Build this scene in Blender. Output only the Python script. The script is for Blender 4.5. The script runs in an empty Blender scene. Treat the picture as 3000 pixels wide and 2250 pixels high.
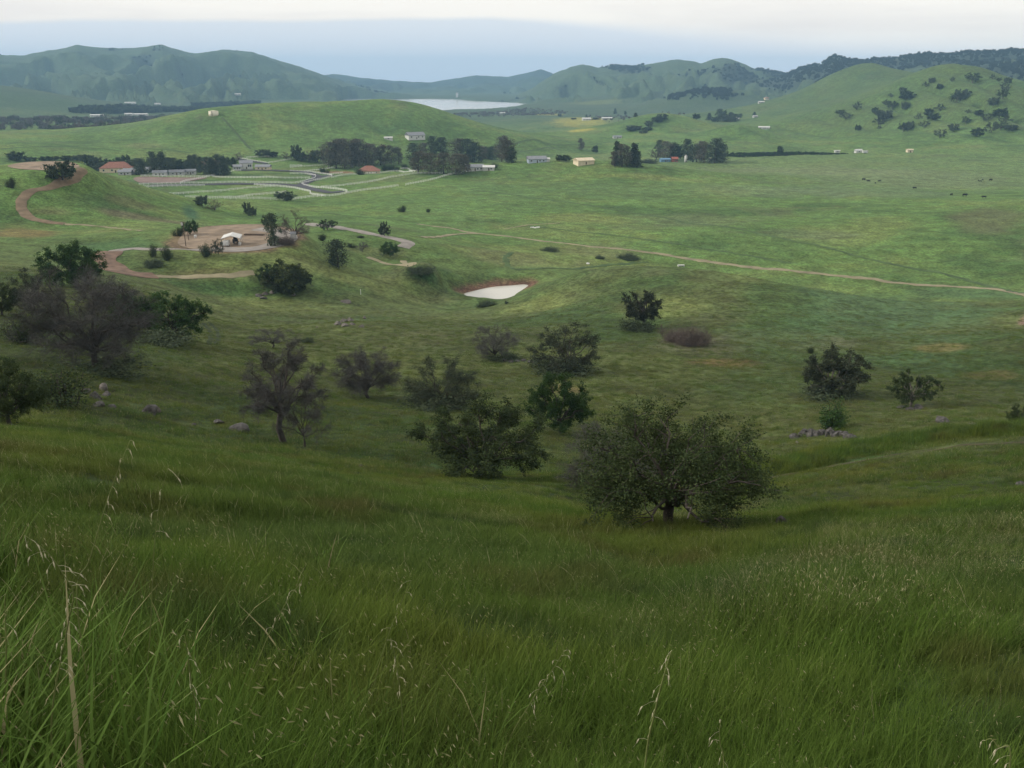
import bpy, math, random
import numpy as np
from mathutils import Vector, Matrix, Euler

R = math.radians
rng = np.random.default_rng(7)
random.seed(7)
scene = bpy.context.scene
COL = scene.collection

# ------------------------------------------------------------------ camera
H = 110.0                       # eye height above the lake, metres
PITCH = R(19.3)
FPX = 2598.0                    # focal length in photograph pixels (3000 wide)
cam = bpy.data.cameras.new('camera')
cam.sensor_width = 36.0
cam.lens = 36.0 * FPX / 3000.0
cam.clip_start = 0.05
cam.clip_end = 60000
camo = bpy.data.objects.new('camera', cam)
camo.location = (0, 0, H)
camo.rotation_euler = (R(90) - PITCH, 0, 0)
COL.objects.link(camo)
scene.camera = camo

# ------------------------------------------------------------------ sky
SUN_EL, SUN_AZ = R(27), R(-84)       # azimuth from +Y (view direction), negative = left
world = bpy.data.worlds.new('World')
scene.world = world
world.use_nodes = True
nt = world.node_tree
N, L = nt.nodes, nt.links
N.clear()
def wn(t, **kw):
    n = N.new(t)
    for k, v in kw.items(): setattr(n, k, v)
    return n
def wmath(op, a, b=None, clamp=False):
    n = wn('ShaderNodeMath', operation=op, use_clamp=clamp)
    for i, v in enumerate((a, b)):
        if v is None: continue
        if isinstance(v, (int, float)): n.inputs[i].default_value = v
        else: L.new(v, n.inputs[i])
    return n.outputs[0]
def wmix(f, a, b):
    n = wn('ShaderNodeMix', data_type='RGBA')
    for s, v in ((0, f), (6, a), (7, b)):
        if isinstance(v, (int, float)): n.inputs[s].default_value = v
        elif isinstance(v, tuple): n.inputs[s].default_value = (*v, 1)
        else: L.new(v, n.inputs[s])
    return n.outputs[2]
sky = wn('ShaderNodeTexSky', sky_type='NISHITA', sun_disc=False)
sky.sun_elevation = SUN_EL
sky.sun_rotation = SUN_AZ
sky.air_density = 1.3; sky.dust_density = 2.0
skyc = wn('ShaderNodeVectorMath', operation='SCALE')
L.new(sky.outputs[0], skyc.inputs[0]); skyc.inputs['Scale'].default_value = 0.07
tc = wn('ShaderNodeTexCoord')
sep = wn('ShaderNodeSeparateXYZ'); L.new(tc.outputs['Generated'], sep.inputs[0])
az = wmath('ARCTAN2', sep.outputs[0], sep.outputs[1])
el = wmath('ARCSINE', sep.outputs[2])
# high thin overcast: white with a faint warm tone low down and soft streaks
mp = wn('ShaderNodeMapping'); L.new(tc.outputs['Generated'], mp.inputs[0]); mp.inputs['Scale'].default_value = (3, 3, 26)
nz = wn('ShaderNodeTexNoise'); L.new(mp.outputs[0], nz.inputs[0]); nz.inputs['Scale'].default_value = 1.1; nz.inputs['Detail'].default_value = 5
streak = wn('ShaderNodeMapRange'); L.new(nz.outputs[0], streak.inputs[0]); streak.inputs[1].default_value = .36; streak.inputs[2].default_value = .6
cloud = wmix(streak.outputs[0], (1.10,1.045,1.0), (1.26, 1.20, 1.11))
high = wmix(wmath('MULTIPLY', el, 1.2, True), cloud, (1.12, 1.08, 1.02))
over = wmix(.86, skyc.outputs[0], high)
# far blue-grey cloud bank low over the horizon, its top edge a shallow arc that dissolves to one side
a2 = wmath('MULTIPLY', wmath('ADD', az, .10), wmath('ADD', az, .10))
nb = wn('ShaderNodeTexNoise'); nb.inputs['Scale'].default_value = 5; nb.inputs['Detail'].default_value = 3
L.new(tc.outputs['Generated'], nb.inputs[0])
top = wmath('ADD', wmath('SUBTRACT', .0555, wmath('MULTIPLY', a2, .052)), wmath('MULTIPLY', wmath('SUBTRACT', nb.outputs[0], .5), .011))
edge = wn('ShaderNodeMapRange', interpolation_type='SMOOTHSTEP')
L.new(wmath('SUBTRACT', top, el), edge.inputs[0]); edge.inputs[1].default_value = -.0008
fade = wn('ShaderNodeMapRange', interpolation_type='SMOOTHSTEP'); L.new(az, fade.inputs[0])
fade.inputs[1].default_value = -.05; fade.inputs[2].default_value = .5
soft = wmath('ADD', .006, wmath('MULTIPLY', fade.outputs[0], .045)); L.new(soft, edge.inputs[2])
low = wn('ShaderNodeMapRange'); L.new(el, low.inputs[0]); low.inputs[1].default_value = -.01; low.inputs[2].default_value = .055
bank = wmix(low.outputs[0], (.68, .76, .89), (.82, .87, .92))
bank = wmix(wmath('MULTIPLY', fade.outputs[0], .55), bank, (1.02, 1.0, 1.03))
full = wmix(wmath('MULTIPLY', edge.outputs[0], .97), over, bank)
bg = wn('ShaderNodeBackground'); L.new(full, bg.inputs[0]); bg.inputs[1].default_value = 1.0
wo = wn('ShaderNodeOutputWorld'); L.new(bg.outputs[0], wo.inputs[0])

# ------------------------------------------------------------------ sun (veiled by thin cloud)
sl = bpy.data.lights.new('sun', 'SUN')
sl.energy = 3.2
sl.angle = R(10)
sl.color = (1.0, .94, .84)
so = bpy.data.objects.new('sun', sl)
so.rotation_euler = Vector((math.sin(SUN_AZ) * math.cos(SUN_EL), math.cos(SUN_AZ) * math.cos(SUN_EL), math.sin(SUN_EL))).to_track_quat('Z', 'Y').to_euler()
so.location = (-50, 30, 200)
COL.objects.link(so)
vs = scene.view_settings
vs.view_transform = 'Standard'; vs.look = 'None'; vs.exposure = 0.0; vs.gamma = 1.0
scene.cycles.max_bounces = 4; scene.cycles.diffuse_bounces = 2; scene.cycles.glossy_bounces = 2
scene.cycles.transparent_max_bounces = 6; scene.cycles.volume_bounces = 0
scene.cycles.transmission_bounces = 2
scene.cycles.use_adaptive_sampling = True; scene.cycles.adaptive_threshold = .025
scene.cycles.caustics_reflective = False; scene.cycles.caustics_refractive = False

# ------------------------------------------------------------------ small helpers
def tag(o, label=None, cat=None, group=None, kind=None):
    if label: o['label'] = label
    if cat: o['category'] = cat
    if group: o['group'] = group
    if kind: o['kind'] = kind
    return o
def mesh_np(name, verts, faces, uniform=None):
    """faces: (n,k) array or list of lists"""
    me = bpy.data.meshes.new(name)
    verts = np.asarray(verts, dtype=np.float32).reshape(-1, 3)
    if isinstance(faces, np.ndarray) and faces.ndim == 2:
        k = faces.shape[1]; n = len(faces)
        me.vertices.add(len(verts)); me.vertices.foreach_set('co', verts.ravel())
        me.loops.add(n * k); me.loops.foreach_set('vertex_index', faces.astype(np.int32).ravel())
        me.polygons.add(n); me.polygons.foreach_set('loop_start', np.arange(0, n * k, k, dtype=np.int32))
        me.update(calc_edges=True)
    else:
        me.from_pydata([tuple(map(float, v)) for v in verts], [], [list(map(int, f)) for f in faces])
        me.update()
    return me
def obj(name, me, mat=None, parent=None, smooth=False):
    if mat is not None:
        me.materials.clear(); me.materials.append(mat)
    if smooth: me.polygons.foreach_set('use_smooth', np.ones(len(me.polygons), dtype=bool))
    o = bpy.data.objects.new(name, me); COL.objects.link(o)
    if parent is not None: o.parent = parent
    return o
def empty(name, loc, rz=0.0, scale=(1, 1, 1)):
    o = bpy.data.objects.new(name, None); COL.objects.link(o)
    o.location = loc; o.rotation_euler = (0, 0, rz); o.scale = scale
    o.empty_display_size = .3
    return o
def setcol(me, cols, name='Col'):
    a = me.attributes.new(name, 'FLOAT_COLOR', 'POINT')
    c = np.ones((len(me.vertices), 4), dtype=np.float32); c[:, :3] = cols
    a.data.foreach_set('color', c.ravel())
def setflt(me, vals, name):
    a = me.attributes.new(name, 'FLOAT', 'POINT')
    a.data.foreach_set('value', np.asarray(vals, dtype=np.float32))
class MB:
    """collects simple shapes into one mesh"""
    def __init__(s): s.v = []; s.f = []
    def add(s, vs, fs):
        o = len(s.v); s.v += [tuple(v) for v in vs]; s.f += [[i + o for i in f] for f in fs]; return s
    def box(s, x0, x1, y0, y1, z0, z1):
        return s.add([(x0,y0,z0),(x1,y0,z0),(x1,y1,z0),(x0,y1,z0),(x0,y0,z1),(x1,y0,z1),(x1,y1,z1),(x0,y1,z1)],
                     [(0,3,2,1),(4,5,6,7),(0,1,5,4),(1,2,6,5),(2,3,7,6),(3,0,4,7)])
    def tube(s, pts, rad, n=6, cap=True):
        pts = [Vector(p) for p in pts]; rs = rad if isinstance(rad, (list, tuple)) else [rad] * len(pts)
        o = len(s.v); up = Vector((0, 0, 1))
        for i, p in enumerate(pts):
            d = (pts[min(i + 1, len(pts) - 1)] - pts[max(i - 1, 0)]).normalized()
            a = d.cross(up if abs(d.z) < .95 else Vector((1, 0, 0))).normalized(); b = d.cross(a)
            for k in range(n):
                t = 2 * math.pi * k / n
                s.v.append(tuple(p + (a * math.cos(t) + b * math.sin(t)) * rs[i]))
        for i in range(len(pts) - 1):
            for k in range(n):
                s.f.append([o + i*n + k, o + i*n + (k+1) % n, o + (i+1)*n + (k+1) % n, o + (i+1)*n + k])
        if cap:
            s.f.append([o + k for k in range(n)][::-1]); s.f.append([o + (len(pts)-1)*n + k for k in range(n)])
        return s
    def build(s, name, mat, parent=None, smooth=False):
        me = bpy.data.meshes.new(name); me.from_pydata(s.v, [], s.f); me.update()
        return obj(name, me, mat, parent, smooth)

# value-gradient noise in numpy
_perm = np.random.default_rng(3).permutation(256)
_perm = np.concatenate([_perm, _perm])
_ga = np.random.default_rng(4).uniform(0, 2 * np.pi, 256)
_gx, _gy = np.cos(_ga), np.sin(_ga)
def pnoise(x, y):
    xi = np.floor(x).astype(int); yi = np.floor(y).astype(int)
    xf = x - xi; yf = y - yi; xi &= 255; yi &= 255
    u = xf**3 * (xf * (xf * 6 - 15) + 10); v = yf**3 * (yf * (yf * 6 - 15) + 10)
    def g(ix, iy, dx, dy):
        h = _perm[_perm[ix & 255] + (iy & 255)]; return _gx[h] * dx + _gy[h] * dy
    a = g(xi, yi, xf, yf); b = g(xi + 1, yi, xf - 1, yf); c = g(xi, yi + 1, xf, yf - 1); d = g(xi + 1, yi + 1, xf - 1, yf - 1)
    return (a * (1 - u) + b * u) * (1 - v) + (c * (1 - u) + d * u) * v
def fbm(x, y, o=4, g=.5, l=2.03):
    s = 0; a = 1.0
    for i in range(o):
        s = s + a * pnoise(x + i * 17.3, y - i * 9.1); x = x * l; y = y * l; a *= g
    return s
def sstep(a, b, x):
    t = np.clip((x - a) / (b - a), 0, 1); return t * t * (3 - 2 * t)
# ------------------------------------------------------------------ materials
def newmat(name):
    m = bpy.data.materials.new(name); m.use_nodes = True
    t = m.node_tree; b = t.nodes['Principled BSDF']
    b.inputs['Specular IOR Level'].default_value = .2
    return m, t, b
def simple(name, col, rough=.8, var=.15, scale=2.0, spec=.2, bump=0.0, metal=0.0):
    m, t, b = newmat(name); n, l = t.nodes, t.links
    tcn = n.new('ShaderNodeTexCoord')
    nz = n.new('ShaderNodeTexNoise'); nz.inputs['Scale'].default_value = scale; nz.inputs['Detail'].default_value = 6
    l.new(tcn.outputs['Object'], nz.inputs[0])
    mr = n.new('ShaderNodeMapRange'); l.new(nz.outputs[0], mr.inputs[0])
    mr.inputs[1].default_value = .3; mr.inputs[2].default_value = .7
    mr.inputs[3].default_value = 1 - var; mr.inputs[4].default_value = 1 + var
    sc = n.new('ShaderNodeVectorMath'); sc.operation = 'SCALE'; sc.inputs[0].default_value = col
    l.new(mr.outputs[0], sc.inputs['Scale']); l.new(sc.outputs[0], b.inputs['Base Color'])
    b.inputs['Roughness'].default_value = rough; b.inputs['Specular IOR Level'].default_value = spec
    b.inputs['Metallic'].default_value = metal
    if bump:
        bp = n.new('ShaderNodeBump'); bp.inputs['Strength'].default_value = bump; bp.inputs['Distance'].default_value = .1
        l.new(nz.outputs[0], bp.inputs['Height']); l.new(bp.outputs[0], b.inputs['Normal'])
    return m
def foliage(name, c1, c2, transl=.25, attr=True, worldvar=0.0):
    """leaf material: colour varied leaf by leaf (attribute 'rnd') and softly translucent"""
    m, t, b = newmat(name); n, l = t.nodes, t.links
    at = n.new('ShaderNodeAttribute'); at.attribute_name = 'rnd'
    mx = n.new('ShaderNodeMix'); mx.data_type = 'RGBA'
    mx.inputs[6].default_value = (*c1, 1); mx.inputs[7].default_value = (*c2, 1)
    l.new(at.outputs['Fac'], mx.inputs[0]); out = mx.outputs[2]
    oi = n.new('ShaderNodeObjectInfo')
    hs = n.new('ShaderNodeHueSaturation')
    mr = n.new('ShaderNodeMapRange'); l.new(oi.outputs['Random'], mr.inputs[0]); mr.inputs[3].default_value = .8; mr.inputs[4].default_value = 1.2
    l.new(mr.outputs[0], hs.inputs['Value']); l.new(out, hs.inputs['Color']); out = hs.outputs[0]
    l.new(out, b.inputs['Base Color']); b.inputs['Roughness'].default_value = .8; b.inputs['Specular IOR Level'].default_value = .05
    if transl:
        tr = n.new('ShaderNodeBsdfTranslucent'); l.new(out, tr.inputs[0])
        ms = n.new('ShaderNodeMixShader'); ms.inputs[0].default_value = transl
        l.new(b.outputs[0], ms.inputs[1]); l.new(tr.outputs[0], ms.inputs[2])
        l.new(ms.outputs[0], n['Material Output'].inputs[0])
    return m
M = {}
M['bark'] = simple('bark', (.060, .052, .046), .9, .35, 5, bump=.4)
M['bark_pale'] = simple('bark_pale', (.16, .145, .13), .9, .35, 5, bump=.4)
M['twig'] = foliage('twig', (.066, .066, .064), (.112, .110, .105), 0)
M['twig_brown'] = foliage('twig_brown', (.088, .070, .060), (.145, .118, .102), 0)
M['oak_leaf'] = foliage('oak_leaf', (.024, .040, .018), (.060, .082, .032), .2)
M['oak_leaf_green'] = foliage('oak_leaf_green', (.026, .058, .018), (.055, .098, .028), .25)
M['oak_leaf_grey'] = foliage('oak_leaf_grey', (.034, .046, .030), (.066, .078, .046), .2)
M['euca_leaf'] = foliage('euca_leaf', (.072, .074, .056), (.150, .138, .102), .2)
M['dark_leaf'] = foliage('dark_leaf', (.038, .056, .034), (.092, .115, .064), .1)
M['willow_leaf'] = foliage('willow_leaf', (.045, .062, .022), (.085, .105, .040), .25)
M['rock'] = simple('rock', (.072, .068, .065), .95, .55, 3.0, bump=.9)
M['rock_pale'] = simple('rock_pale', (.135, .122, .110), .95, .35, 3.0, bump=.9)
M['asphalt'] = simple('asphalt', (.060, .060, .068), .9, .12, .5)
M['gravel'] = simple('gravel', (.24, .22, .20), .95, .22, .35, bump=.3)
M['dirt_road'] = simple('dirt_road', (.17, .125, .08), .95, .25, .35, bump=.3)
M['tan_dirt'] = simple('tan_dirt', (.215, .165, .118), .95, .35, .25, bump=.4)
M['red_dirt'] = simple('red_dirt', (.150, .100, .072), .95, .45, .3, bump=.7)
M['worn_grass'] = simple('worn_grass', (.062, .054, .030), .95, .3, .3, bump=.3)
M['wet_grass'] = simple('wet_grass', (.060, .098, .034), .95, .3, .2, bump=.3)
M['rut_grass'] = simple('rut_grass', (.028, .042, .015), .95, .3, .3)
M['path_track'] = simple('path_track', (.225, .20, .125), .95, .3, .2, bump=.3)
M['bare_plot'] = simple('bare_plot', (.19, .135, .115), .95, .25, .15)
M['concrete'] = simple('concrete', (.42, .41, .39), .9, .15, 1)
M['white_paint'] = simple('white_paint', (.54, .54, .525), .5, .06, 1)
M['fence_white'] = simple('fence_white', (.80, .80, .78), .5, .05, 1)
M['cream_paint'] = simple('cream_paint', (.62, .53, .38), .7, .1, .6)
M['tank_paint'] = simple('tank_paint', (.66, .60, .47), .6, .08, .3)
M['grey_wall'] = simple('grey_wall', (.42, .42, .42), .8, .1, .6)
M['blue_wall'] = simple('blue_wall', (.40, .46, .55), .8, .1, .6)
M['roof_red'] = simple('roof_red', (.25, .120, .088), .85, .25, 1.2, bump=.5)
M['roof_tan'] = simple('roof_tan', (.26, .17, .125), .85, .25, 1.2, bump=.5)
M['roof_grey'] = simple('roof_grey', (.22, .23, .25), .8, .15, .8)
M['glass'] = simple('glass', (.03, .035, .045), .15, .1, 1, spec=.5)
M['dark_metal'] = simple('dark_metal', (.04, .04, .042), .5, .2, 2)
M['wood'] = simple('wood', (.10, .075, .055), .9, .25, 3)
M['cow_hide'] = simple('cow_hide', (.012, .011, .010), .7, .3, 2)
M['blue_tarp'] = simple('blue_tarp', (.13, .24, .36), .6, .15, 1)
M['barn_red'] = simple('barn_red', (.30, .10, .07), .8, .15, 1)
M['rubber'] = simple('rubber', (.02, .02, .02), .8, .1, 2)

def water_mat(name, col, rough, bump, scale):
    m, t, b = newmat(name); n, l = t.nodes, t.links
    b.inputs['Base Color'].default_value = (*col, 1); b.inputs['Roughness'].default_value = rough
    b.inputs['IOR'].default_value = 1.333; b.inputs['Specular IOR Level'].default_value = .5
    tcn = n.new('ShaderNodeTexCoord')
    nz = n.new('ShaderNodeTexNoise'); nz.inputs['Scale'].default_value = scale; nz.inputs['Detail'].default_value = 4
    l.new(tcn.outputs['Object'], nz.inputs[0])
    bp = n.new('ShaderNodeBump'); bp.inputs['Strength'].default_value = bump; bp.inputs['Distance'].default_value = .2
    l.new(nz.outputs[0], bp.inputs['Height']); l.new(bp.outputs[0], b.inputs['Normal'])
    return m
M['lake_water'] = water_mat('lake_water', (.42, .42, .42), .14, .3, .05)
M['pond_water'] = water_mat('pond_water', (.47, .46, .41), .12, .1, .6)

# ground: vertex colour 'Col' carries the kinds of pasture, noise adds grain and tussock relief
def ground_mat():
    m, t, b = newmat('pasture'); n, l = t.nodes, t.links
    at = n.new('ShaderNodeAttribute'); at.attribute_name = 'Col'
    ge = n.new('ShaderNodeNewGeometry')
    def noise(scale, detail=4, rough=.55, warp=None):
        z = n.new('ShaderNodeTexNoise'); z.inputs['Scale'].default_value = scale; z.inputs['Detail'].default_value = detail
        z.inputs['Roughness'].default_value = rough
        l.new(warp if warp else ge.outputs['Position'], z.inputs[0]); return z
    n1 = noise(.9, 5, .7); n2 = noise(.16, 6, .68); n3 = noise(.02, 5, .6)
    def rngd(z, a, c, lo=.32, hi=.68):
        r = n.new('ShaderNodeMapRange'); l.new(z.outputs[0], r.inputs[0]); r.inputs[1].default_value = lo; r.inputs[2].default_value = hi
        r.inputs[3].default_value = a; r.inputs[4].default_value = c; return r.outputs[0]
    def mul(a, c):
        k = n.new('ShaderNodeMath'); k.operation = 'MULTIPLY'; l.new(a, k.inputs[0]); l.new(c, k.inputs[1]); return k.outputs[0]
    val = mul(mul(rngd(n1, .66, 1.34, .40, .60), rngd(n2, .76, 1.24, .38, .62)), rngd(n3, .90, 1.10))
    hs = n.new('ShaderNodeHueSaturation'); l.new(at.outputs['Color'], hs.inputs['Color']); l.new(val, hs.inputs['Value'])
    hue = rngd(n2, .485, .512); l.new(hue, hs.inputs['Hue'])
    l.new(hs.outputs[0], b.inputs['Base Color']); b.inputs['Roughness'].default_value = .9
    b.inputs['Specular IOR Level'].default_value = .08
    bp = n.new('ShaderNodeBump'); bp.inputs['Strength'].default_value = .55; bp.inputs['Distance'].default_value = .35
    l.new(n1.outputs[0], bp.inputs['Height'])
    bp2 = n.new('ShaderNodeBump'); bp2.inputs['Strength'].default_value = .5; bp2.inputs['Distance'].default_value = 1.2
    l.new(n2.outputs[0], bp2.inputs['Height']); l.new(bp.outputs[0], bp2.inputs['Normal'])
    l.new(bp2.outputs[0], b.inputs['Normal'])
    return m
M['pasture'] = ground_mat()
# ------------------------------------------------------------------ terrain
cP, sP = math.cos(PITCH), math.sin(PITCH)
def ray(u, v):
    """pixel of the photograph -> azimuth, tangent of depression"""
    x = (u - 1500) / FPX; y = (1125 - v) / FPX
    fh = cP + y * sP; ve = -sP + y * cP
    return math.atan2(x, fh), -ve / math.hypot(x, fh)
def ray_z(u, r, z):
    t = (H - z) / r; v = 600.0
    for _ in range(40):
        th, tt = ray(u, v); v += (t - tt) * FPX * .9
    return ray(u, v)
EYE = 1.6
CT = []                                   # control points: azimuth, ln r, fall line value
def P(u, v, r):
    th, t = ray(u, v); CT.append((th, math.log(r), t - EYE / r))
def Z(u, r, z):
    th, t = ray_z(u, r, z); CT.append((th, math.log(r), t - EYE / r))
for u, v, re in ((-250,1238,40),(0,1264,42),(300,1283,44),(600,1315,46),(1000,1395,46),(1500,1428,46),(1965,1522,42),(2250,1490,44),(2500,1455,46),(3000,1428,46),(3250,1418,46)):
    th, t = ray(u, v); q = t - EYE / re
    for r, dq in ((1, .040), (2.5, .036), (6, .030), (12, .022), (25, .012), (re, 0)):
        CT.append((th, math.log(r), q - dq))
# just past the brow of the near slope
for p in ((0,1236,58),(180,1185,76),(30,1105,90),(280,1080,96),(500,1180,84),(640,1050,118),(520,985,132),(0,960,118),(100,900,142),(830,1300,70),(890,1308,68),
          (1100,1290,74),(1078,1165,105),(1410,1393,62),(1300,1190,100),(1640,1265,84),(1800,1400,58),(1450,1050,140),(1660,1080,130),(1885,960,182),(2010,990,168),
          (2200,1400,62),(2432,1160,118),(2665,1190,112),(2435,1255,96),(2400,1280,92),(2400,1370,64),(2700,1325,66),(3000,1292,66),(2700,1270,82),(3000,1245,82),(2800,1235,96),
          (2000,1180,112),(2000,1300,86),(2300,1050,150),(2700,1080,145),(3000,1050,150),(3250,1000,160),
          (1000,950,180),(750,1000,150),(1200,980,165),(1500,940,205),(700,950,192),(900,920,215),(1200,910,245),
          (215,850,170),(0,850,172),(-250,850,170),(350,900,165),(450,860,195),
          # nose hill
          (2000,785,250),(1700,800,256),(1550,850,266),(1640,880,235),(2300,830,240),(2600,932,214),(2800,960,200),(3000,925,215),(3250,880,230),(1850,880,215),(2200,920,200),
          # hollow with the pond
          (1440,872,287),(1380,845,298),(1300,860,288),(1560,825,300),(1250,840,285),(1130,850,270),
          # knoll with the yard
          (640,665,330),(560,730,283),(760,690,307),(830,712,291),(450,722,297),(700,735,280),(870,700,300),
          (700,765,271),(700,808,262),(500,808,262),(850,850,256),(700,860,255),(560,860,240),(330,790,268),(340,740,288),(300,800,250),(200,740,290),(0,700,330),(100,700,330),(-250,700,330),
          (1000,760,300),(1150,800,292),(1270,795,290),(1100,760,315),(1200,775,312),
          # flats
          (1100,690,350),(960,660,382),(1200,715,337),(1330,670,430),(1400,720,372),(1600,745,365),(1400,600,530),(1500,520,690),(1300,510,720),(1500,488,775),(1800,495,740),(2000,540,660),(1200,620,490),(800,640,442),(650,630,470),(560,582,580),
          (930,560,640),(700,545,690),(950,520,760),(1080,500,860),(400,540,720),(620,500,840),(330,505,835),
          (2000,700,420),(2400,770,382),(2900,850,348),(3200,860,345),(2600,900,300),(2000,600,560),(2500,600,575),(2950,605,540),(3100,600,540),(2800,545,760),(2500,520,800),(2200,500,860),(3200,520,860),
          (2500,450,1080),(2000,450,1080),(2900,450,1080),(3250,450,1080),(1713,475,955),(1575,468,985),(1850,480,930),(1400,485,900),(1230,485,905),
          # bald knoll on the left
          (120,478,500),(40,484,482),(200,482,486),(120,497,462),(230,520,455),(330,552,450),(430,590,446),(520,618,440),(560,640,425),(150,580,418),(100,640,392),(330,652,388),(500,662,385),(200,665,378),(0,640,395),(0,560,420),(-250,560,430),(-250,640,390),
          # hill with the water tank
          (450,395,1080),(540,355,1100),(640,327,1120),(720,312,1150),(800,304,1180),(900,302,1195),(1000,299,1200),(1170,291,1220),(1250,310,1220),(1330,340,1205),(1450,376,1200),(1560,402,1170),
          (450,450,950),(700,455,940),(700,400,1030),(900,420,1000),(1000,360,1090),(1170,350,1110),(1100,430,1000),(1300,430,1050),(1100,462,925),(0,430,980),(200,440,965),(-250,430,985),(1450,430,1080),
          # plains beyond
          (0,385,1350),(200,386,1350),(-250,385,1350),(200,360,1700),(400,346,2000),(0,365,1680),(500,322,2600),(420,305,3000),(650,300,3100),(800,292,3500),
          (0,250,2700),(-250,225,2700),(150,270,2720),(300,302,2700),(0,345,2000),(150,345,2080),
          (1650,440,1180),(1700,380,1600),(1700,346,2200),(1550,350,2100),(1800,302,3000),(1800,275,3400),(2000,300,2900),(1300,336,2450),(1500,332,2480),(1100,287,4100),(1300,287,4100),(1600,320,2700),(1620,298,3500),
          (1930,344,1500),(1850,372,1440),(1800,392,1380),(2040,362,1470),(2130,388,1380),(1900,412,1270),(2190,384,1330),(2100,404,1270),(2300,420,1200),(2060,430,1150),(2300,445,1090),
          (2000,335,1950),(2130,335,1900),(2240,300,2000),(2190,370,1560),(2240,400,1330),(2330,390,1400),
          # right hills
          (2288,281,2050),(2342,267,2050),(2400,236,2050),(2451,207,2050),(2370,300,1900),(2290,320,1850),(2511,186,2050),(2560,183,2050),(2614,199,2030),(2690,216,1950),
          (2755,191,1680),(2803,187,1650),(2852,194,1650),(2939,226,1620),(3000,243,1600),(3250,265,1600),
          (2315,352,1500),(2420,318,1580),(2511,286,1660),(2600,250,1760),(2450,285,1830),(2500,250,1900),
          (2500,402,1250),(2800,392,1230),(2650,330,1420),(2700,300,1450),(2800,280,1450),(2900,305,1400),(3000,330,1380),(3000,395,1240),(2640,400,1240),(3250,395,1240)):
    P(*p)
for p in ((120,600,36),(-200,600,38),(300,590,34),(640,390,47),(760,370,48),(2000,310,37),(1700,320,39),(2300,300,38),(1500,860,24),(1800,860,24),(1300,820,25),
          (640,1450,22),(900,1500,20),(1170,1560,16),(1400,1500,18),(450,1400,32),(1930,1750,20),(2560,2700,50),(2800,2400,70),(2650,2250,92),(2750,2150,78),(2850,1880,84),(2950,1860,70),(3050,1820,62),(2250,2350,30),(2330,2500,34),(2420,2600,40),(2180,2200,28),(3000,2300,80),(150,3300,30),(-200,3300,40),
          (0,4500,25),(700,4500,10),(1500,5500,5),(2200,4500,25),(3000,4500,60),(0,9000,20),(1000,9000,5),(2000,9000,10),(3000,9000,30),(1500,13000,5),(0,13000,10),(3000,13000,10)):
    Z(*p)
for th in (-3.1416, -2.2, -1.5, -.95, .95, 1.5, 2.2, 3.1416):      # outside the picture: the hill the viewer stands on
    c = math.cos(th - .12)
    for r, q in ((1, .40*c), (8, .41*c), (30, .42*c), (70, .42*c), (150, .36*c), (400, .19*c if c < 0 else .17), (1000, .06), (4000, .02), (8800, .010)):
        CT.append((th, math.log(r), q))
CT = np.array(CT)
def tps_fit(p, f, lam=2e-6):
    d = np.linalg.norm(p[:, None] - p[None], axis=2)
    K = np.where(d > 0, d * d * np.log(d + 1e-12), 0) + lam * np.eye(len(p))
    Q = np.c_[np.ones(len(p)), p]
    A = np.block([[K, Q], [Q.T, np.zeros((3, 3))]])
    return np.linalg.solve(A, np.r_[f, 0, 0, 0])
W = tps_fit(CT[:, :2], CT[:, 2])
def tps_eval(a, b):
    out = W[-3] + W[-2] * a + W[-1] * b
    for (pa, pb, _), w in zip(CT, W[:-3]):
        d2 = (a - pa)**2 + (b - pb)**2 + 1e-18
        out += (.5 * w) * d2 * np.log(d2)
    return out
th_f = np.arange(R(-39), R(39.01), R(.135))
side = np.concatenate([[R(39.4), R(40), R(41), R(42.5), R(45), R(49), R(54), R(60)], np.arange(R(68), R(179), R(9))])
TH = np.concatenate([-side[::-1], th_f, side])
RR = np.concatenate([np.geomspace(.6, 50, 110, endpoint=False), np.geomspace(50, 1350, 400, endpoint=False), np.geomspace(1350, 6500, 170, endpoint=False), np.geomspace(6500, 8800, 20)])
LR = np.log(RR)
# smooth part on a coarser grid, then interpolated
cth = np.linspace(-math.pi, math.pi, 1201); clr = np.linspace(LR[0], LR[-1], 620)
ca, cb = np.meshgrid(cth, clr)
CQ = tps_eval(ca.ravel(), cb.ravel()).reshape(ca.shape)
def bil(G, ga, gb, a, b):
    i = np.clip(np.searchsorted(ga, a, side='right') - 1, 0, len(ga) - 2); j = np.clip(np.searchsorted(gb, b, side='right') - 1, 0, len(gb) - 2)
    fa = np.clip((a - ga[i]) / (ga[i+1] - ga[i]), 0, 1); fb = np.clip((b - gb[j]) / (gb[j+1] - gb[j]), 0, 1)
    return (G[j, i] * (1 - fa) + G[j, i+1] * fa) * (1 - fb) + (G[j+1, i] * (1 - fa) + G[j+1, i+1] * fa) * fb
A2, B2 = np.meshgrid(TH, LR)
RAD = np.exp(B2)
QQ = bil(CQ, cth, clr, A2.ravel(), B2.ravel()).reshape(A2.shape)
X = RAD * np.sin(A2); Y = RAD * np.cos(A2)
ZZ = H - EYE - RAD * QQ
# uneven ground, coarser features farther away
for lam, amp, r0, r1 in ((1.6, .05, .5, 60), (5, .12, 3, 200), (14, .22, 25, 500), (45, .65, 110, 2500), (130, 1.6, 380, 9e9), (380, 2.5, 1250, 9e9)):
    w = sstep(r0, r0 * 2.2, RAD) * (1 - sstep(r1, r1 * 2, RAD))
    ZZ += w * amp * fbm(X / lam + 3.1, Y / lam - 7.7, 3) * 1.5
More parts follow.
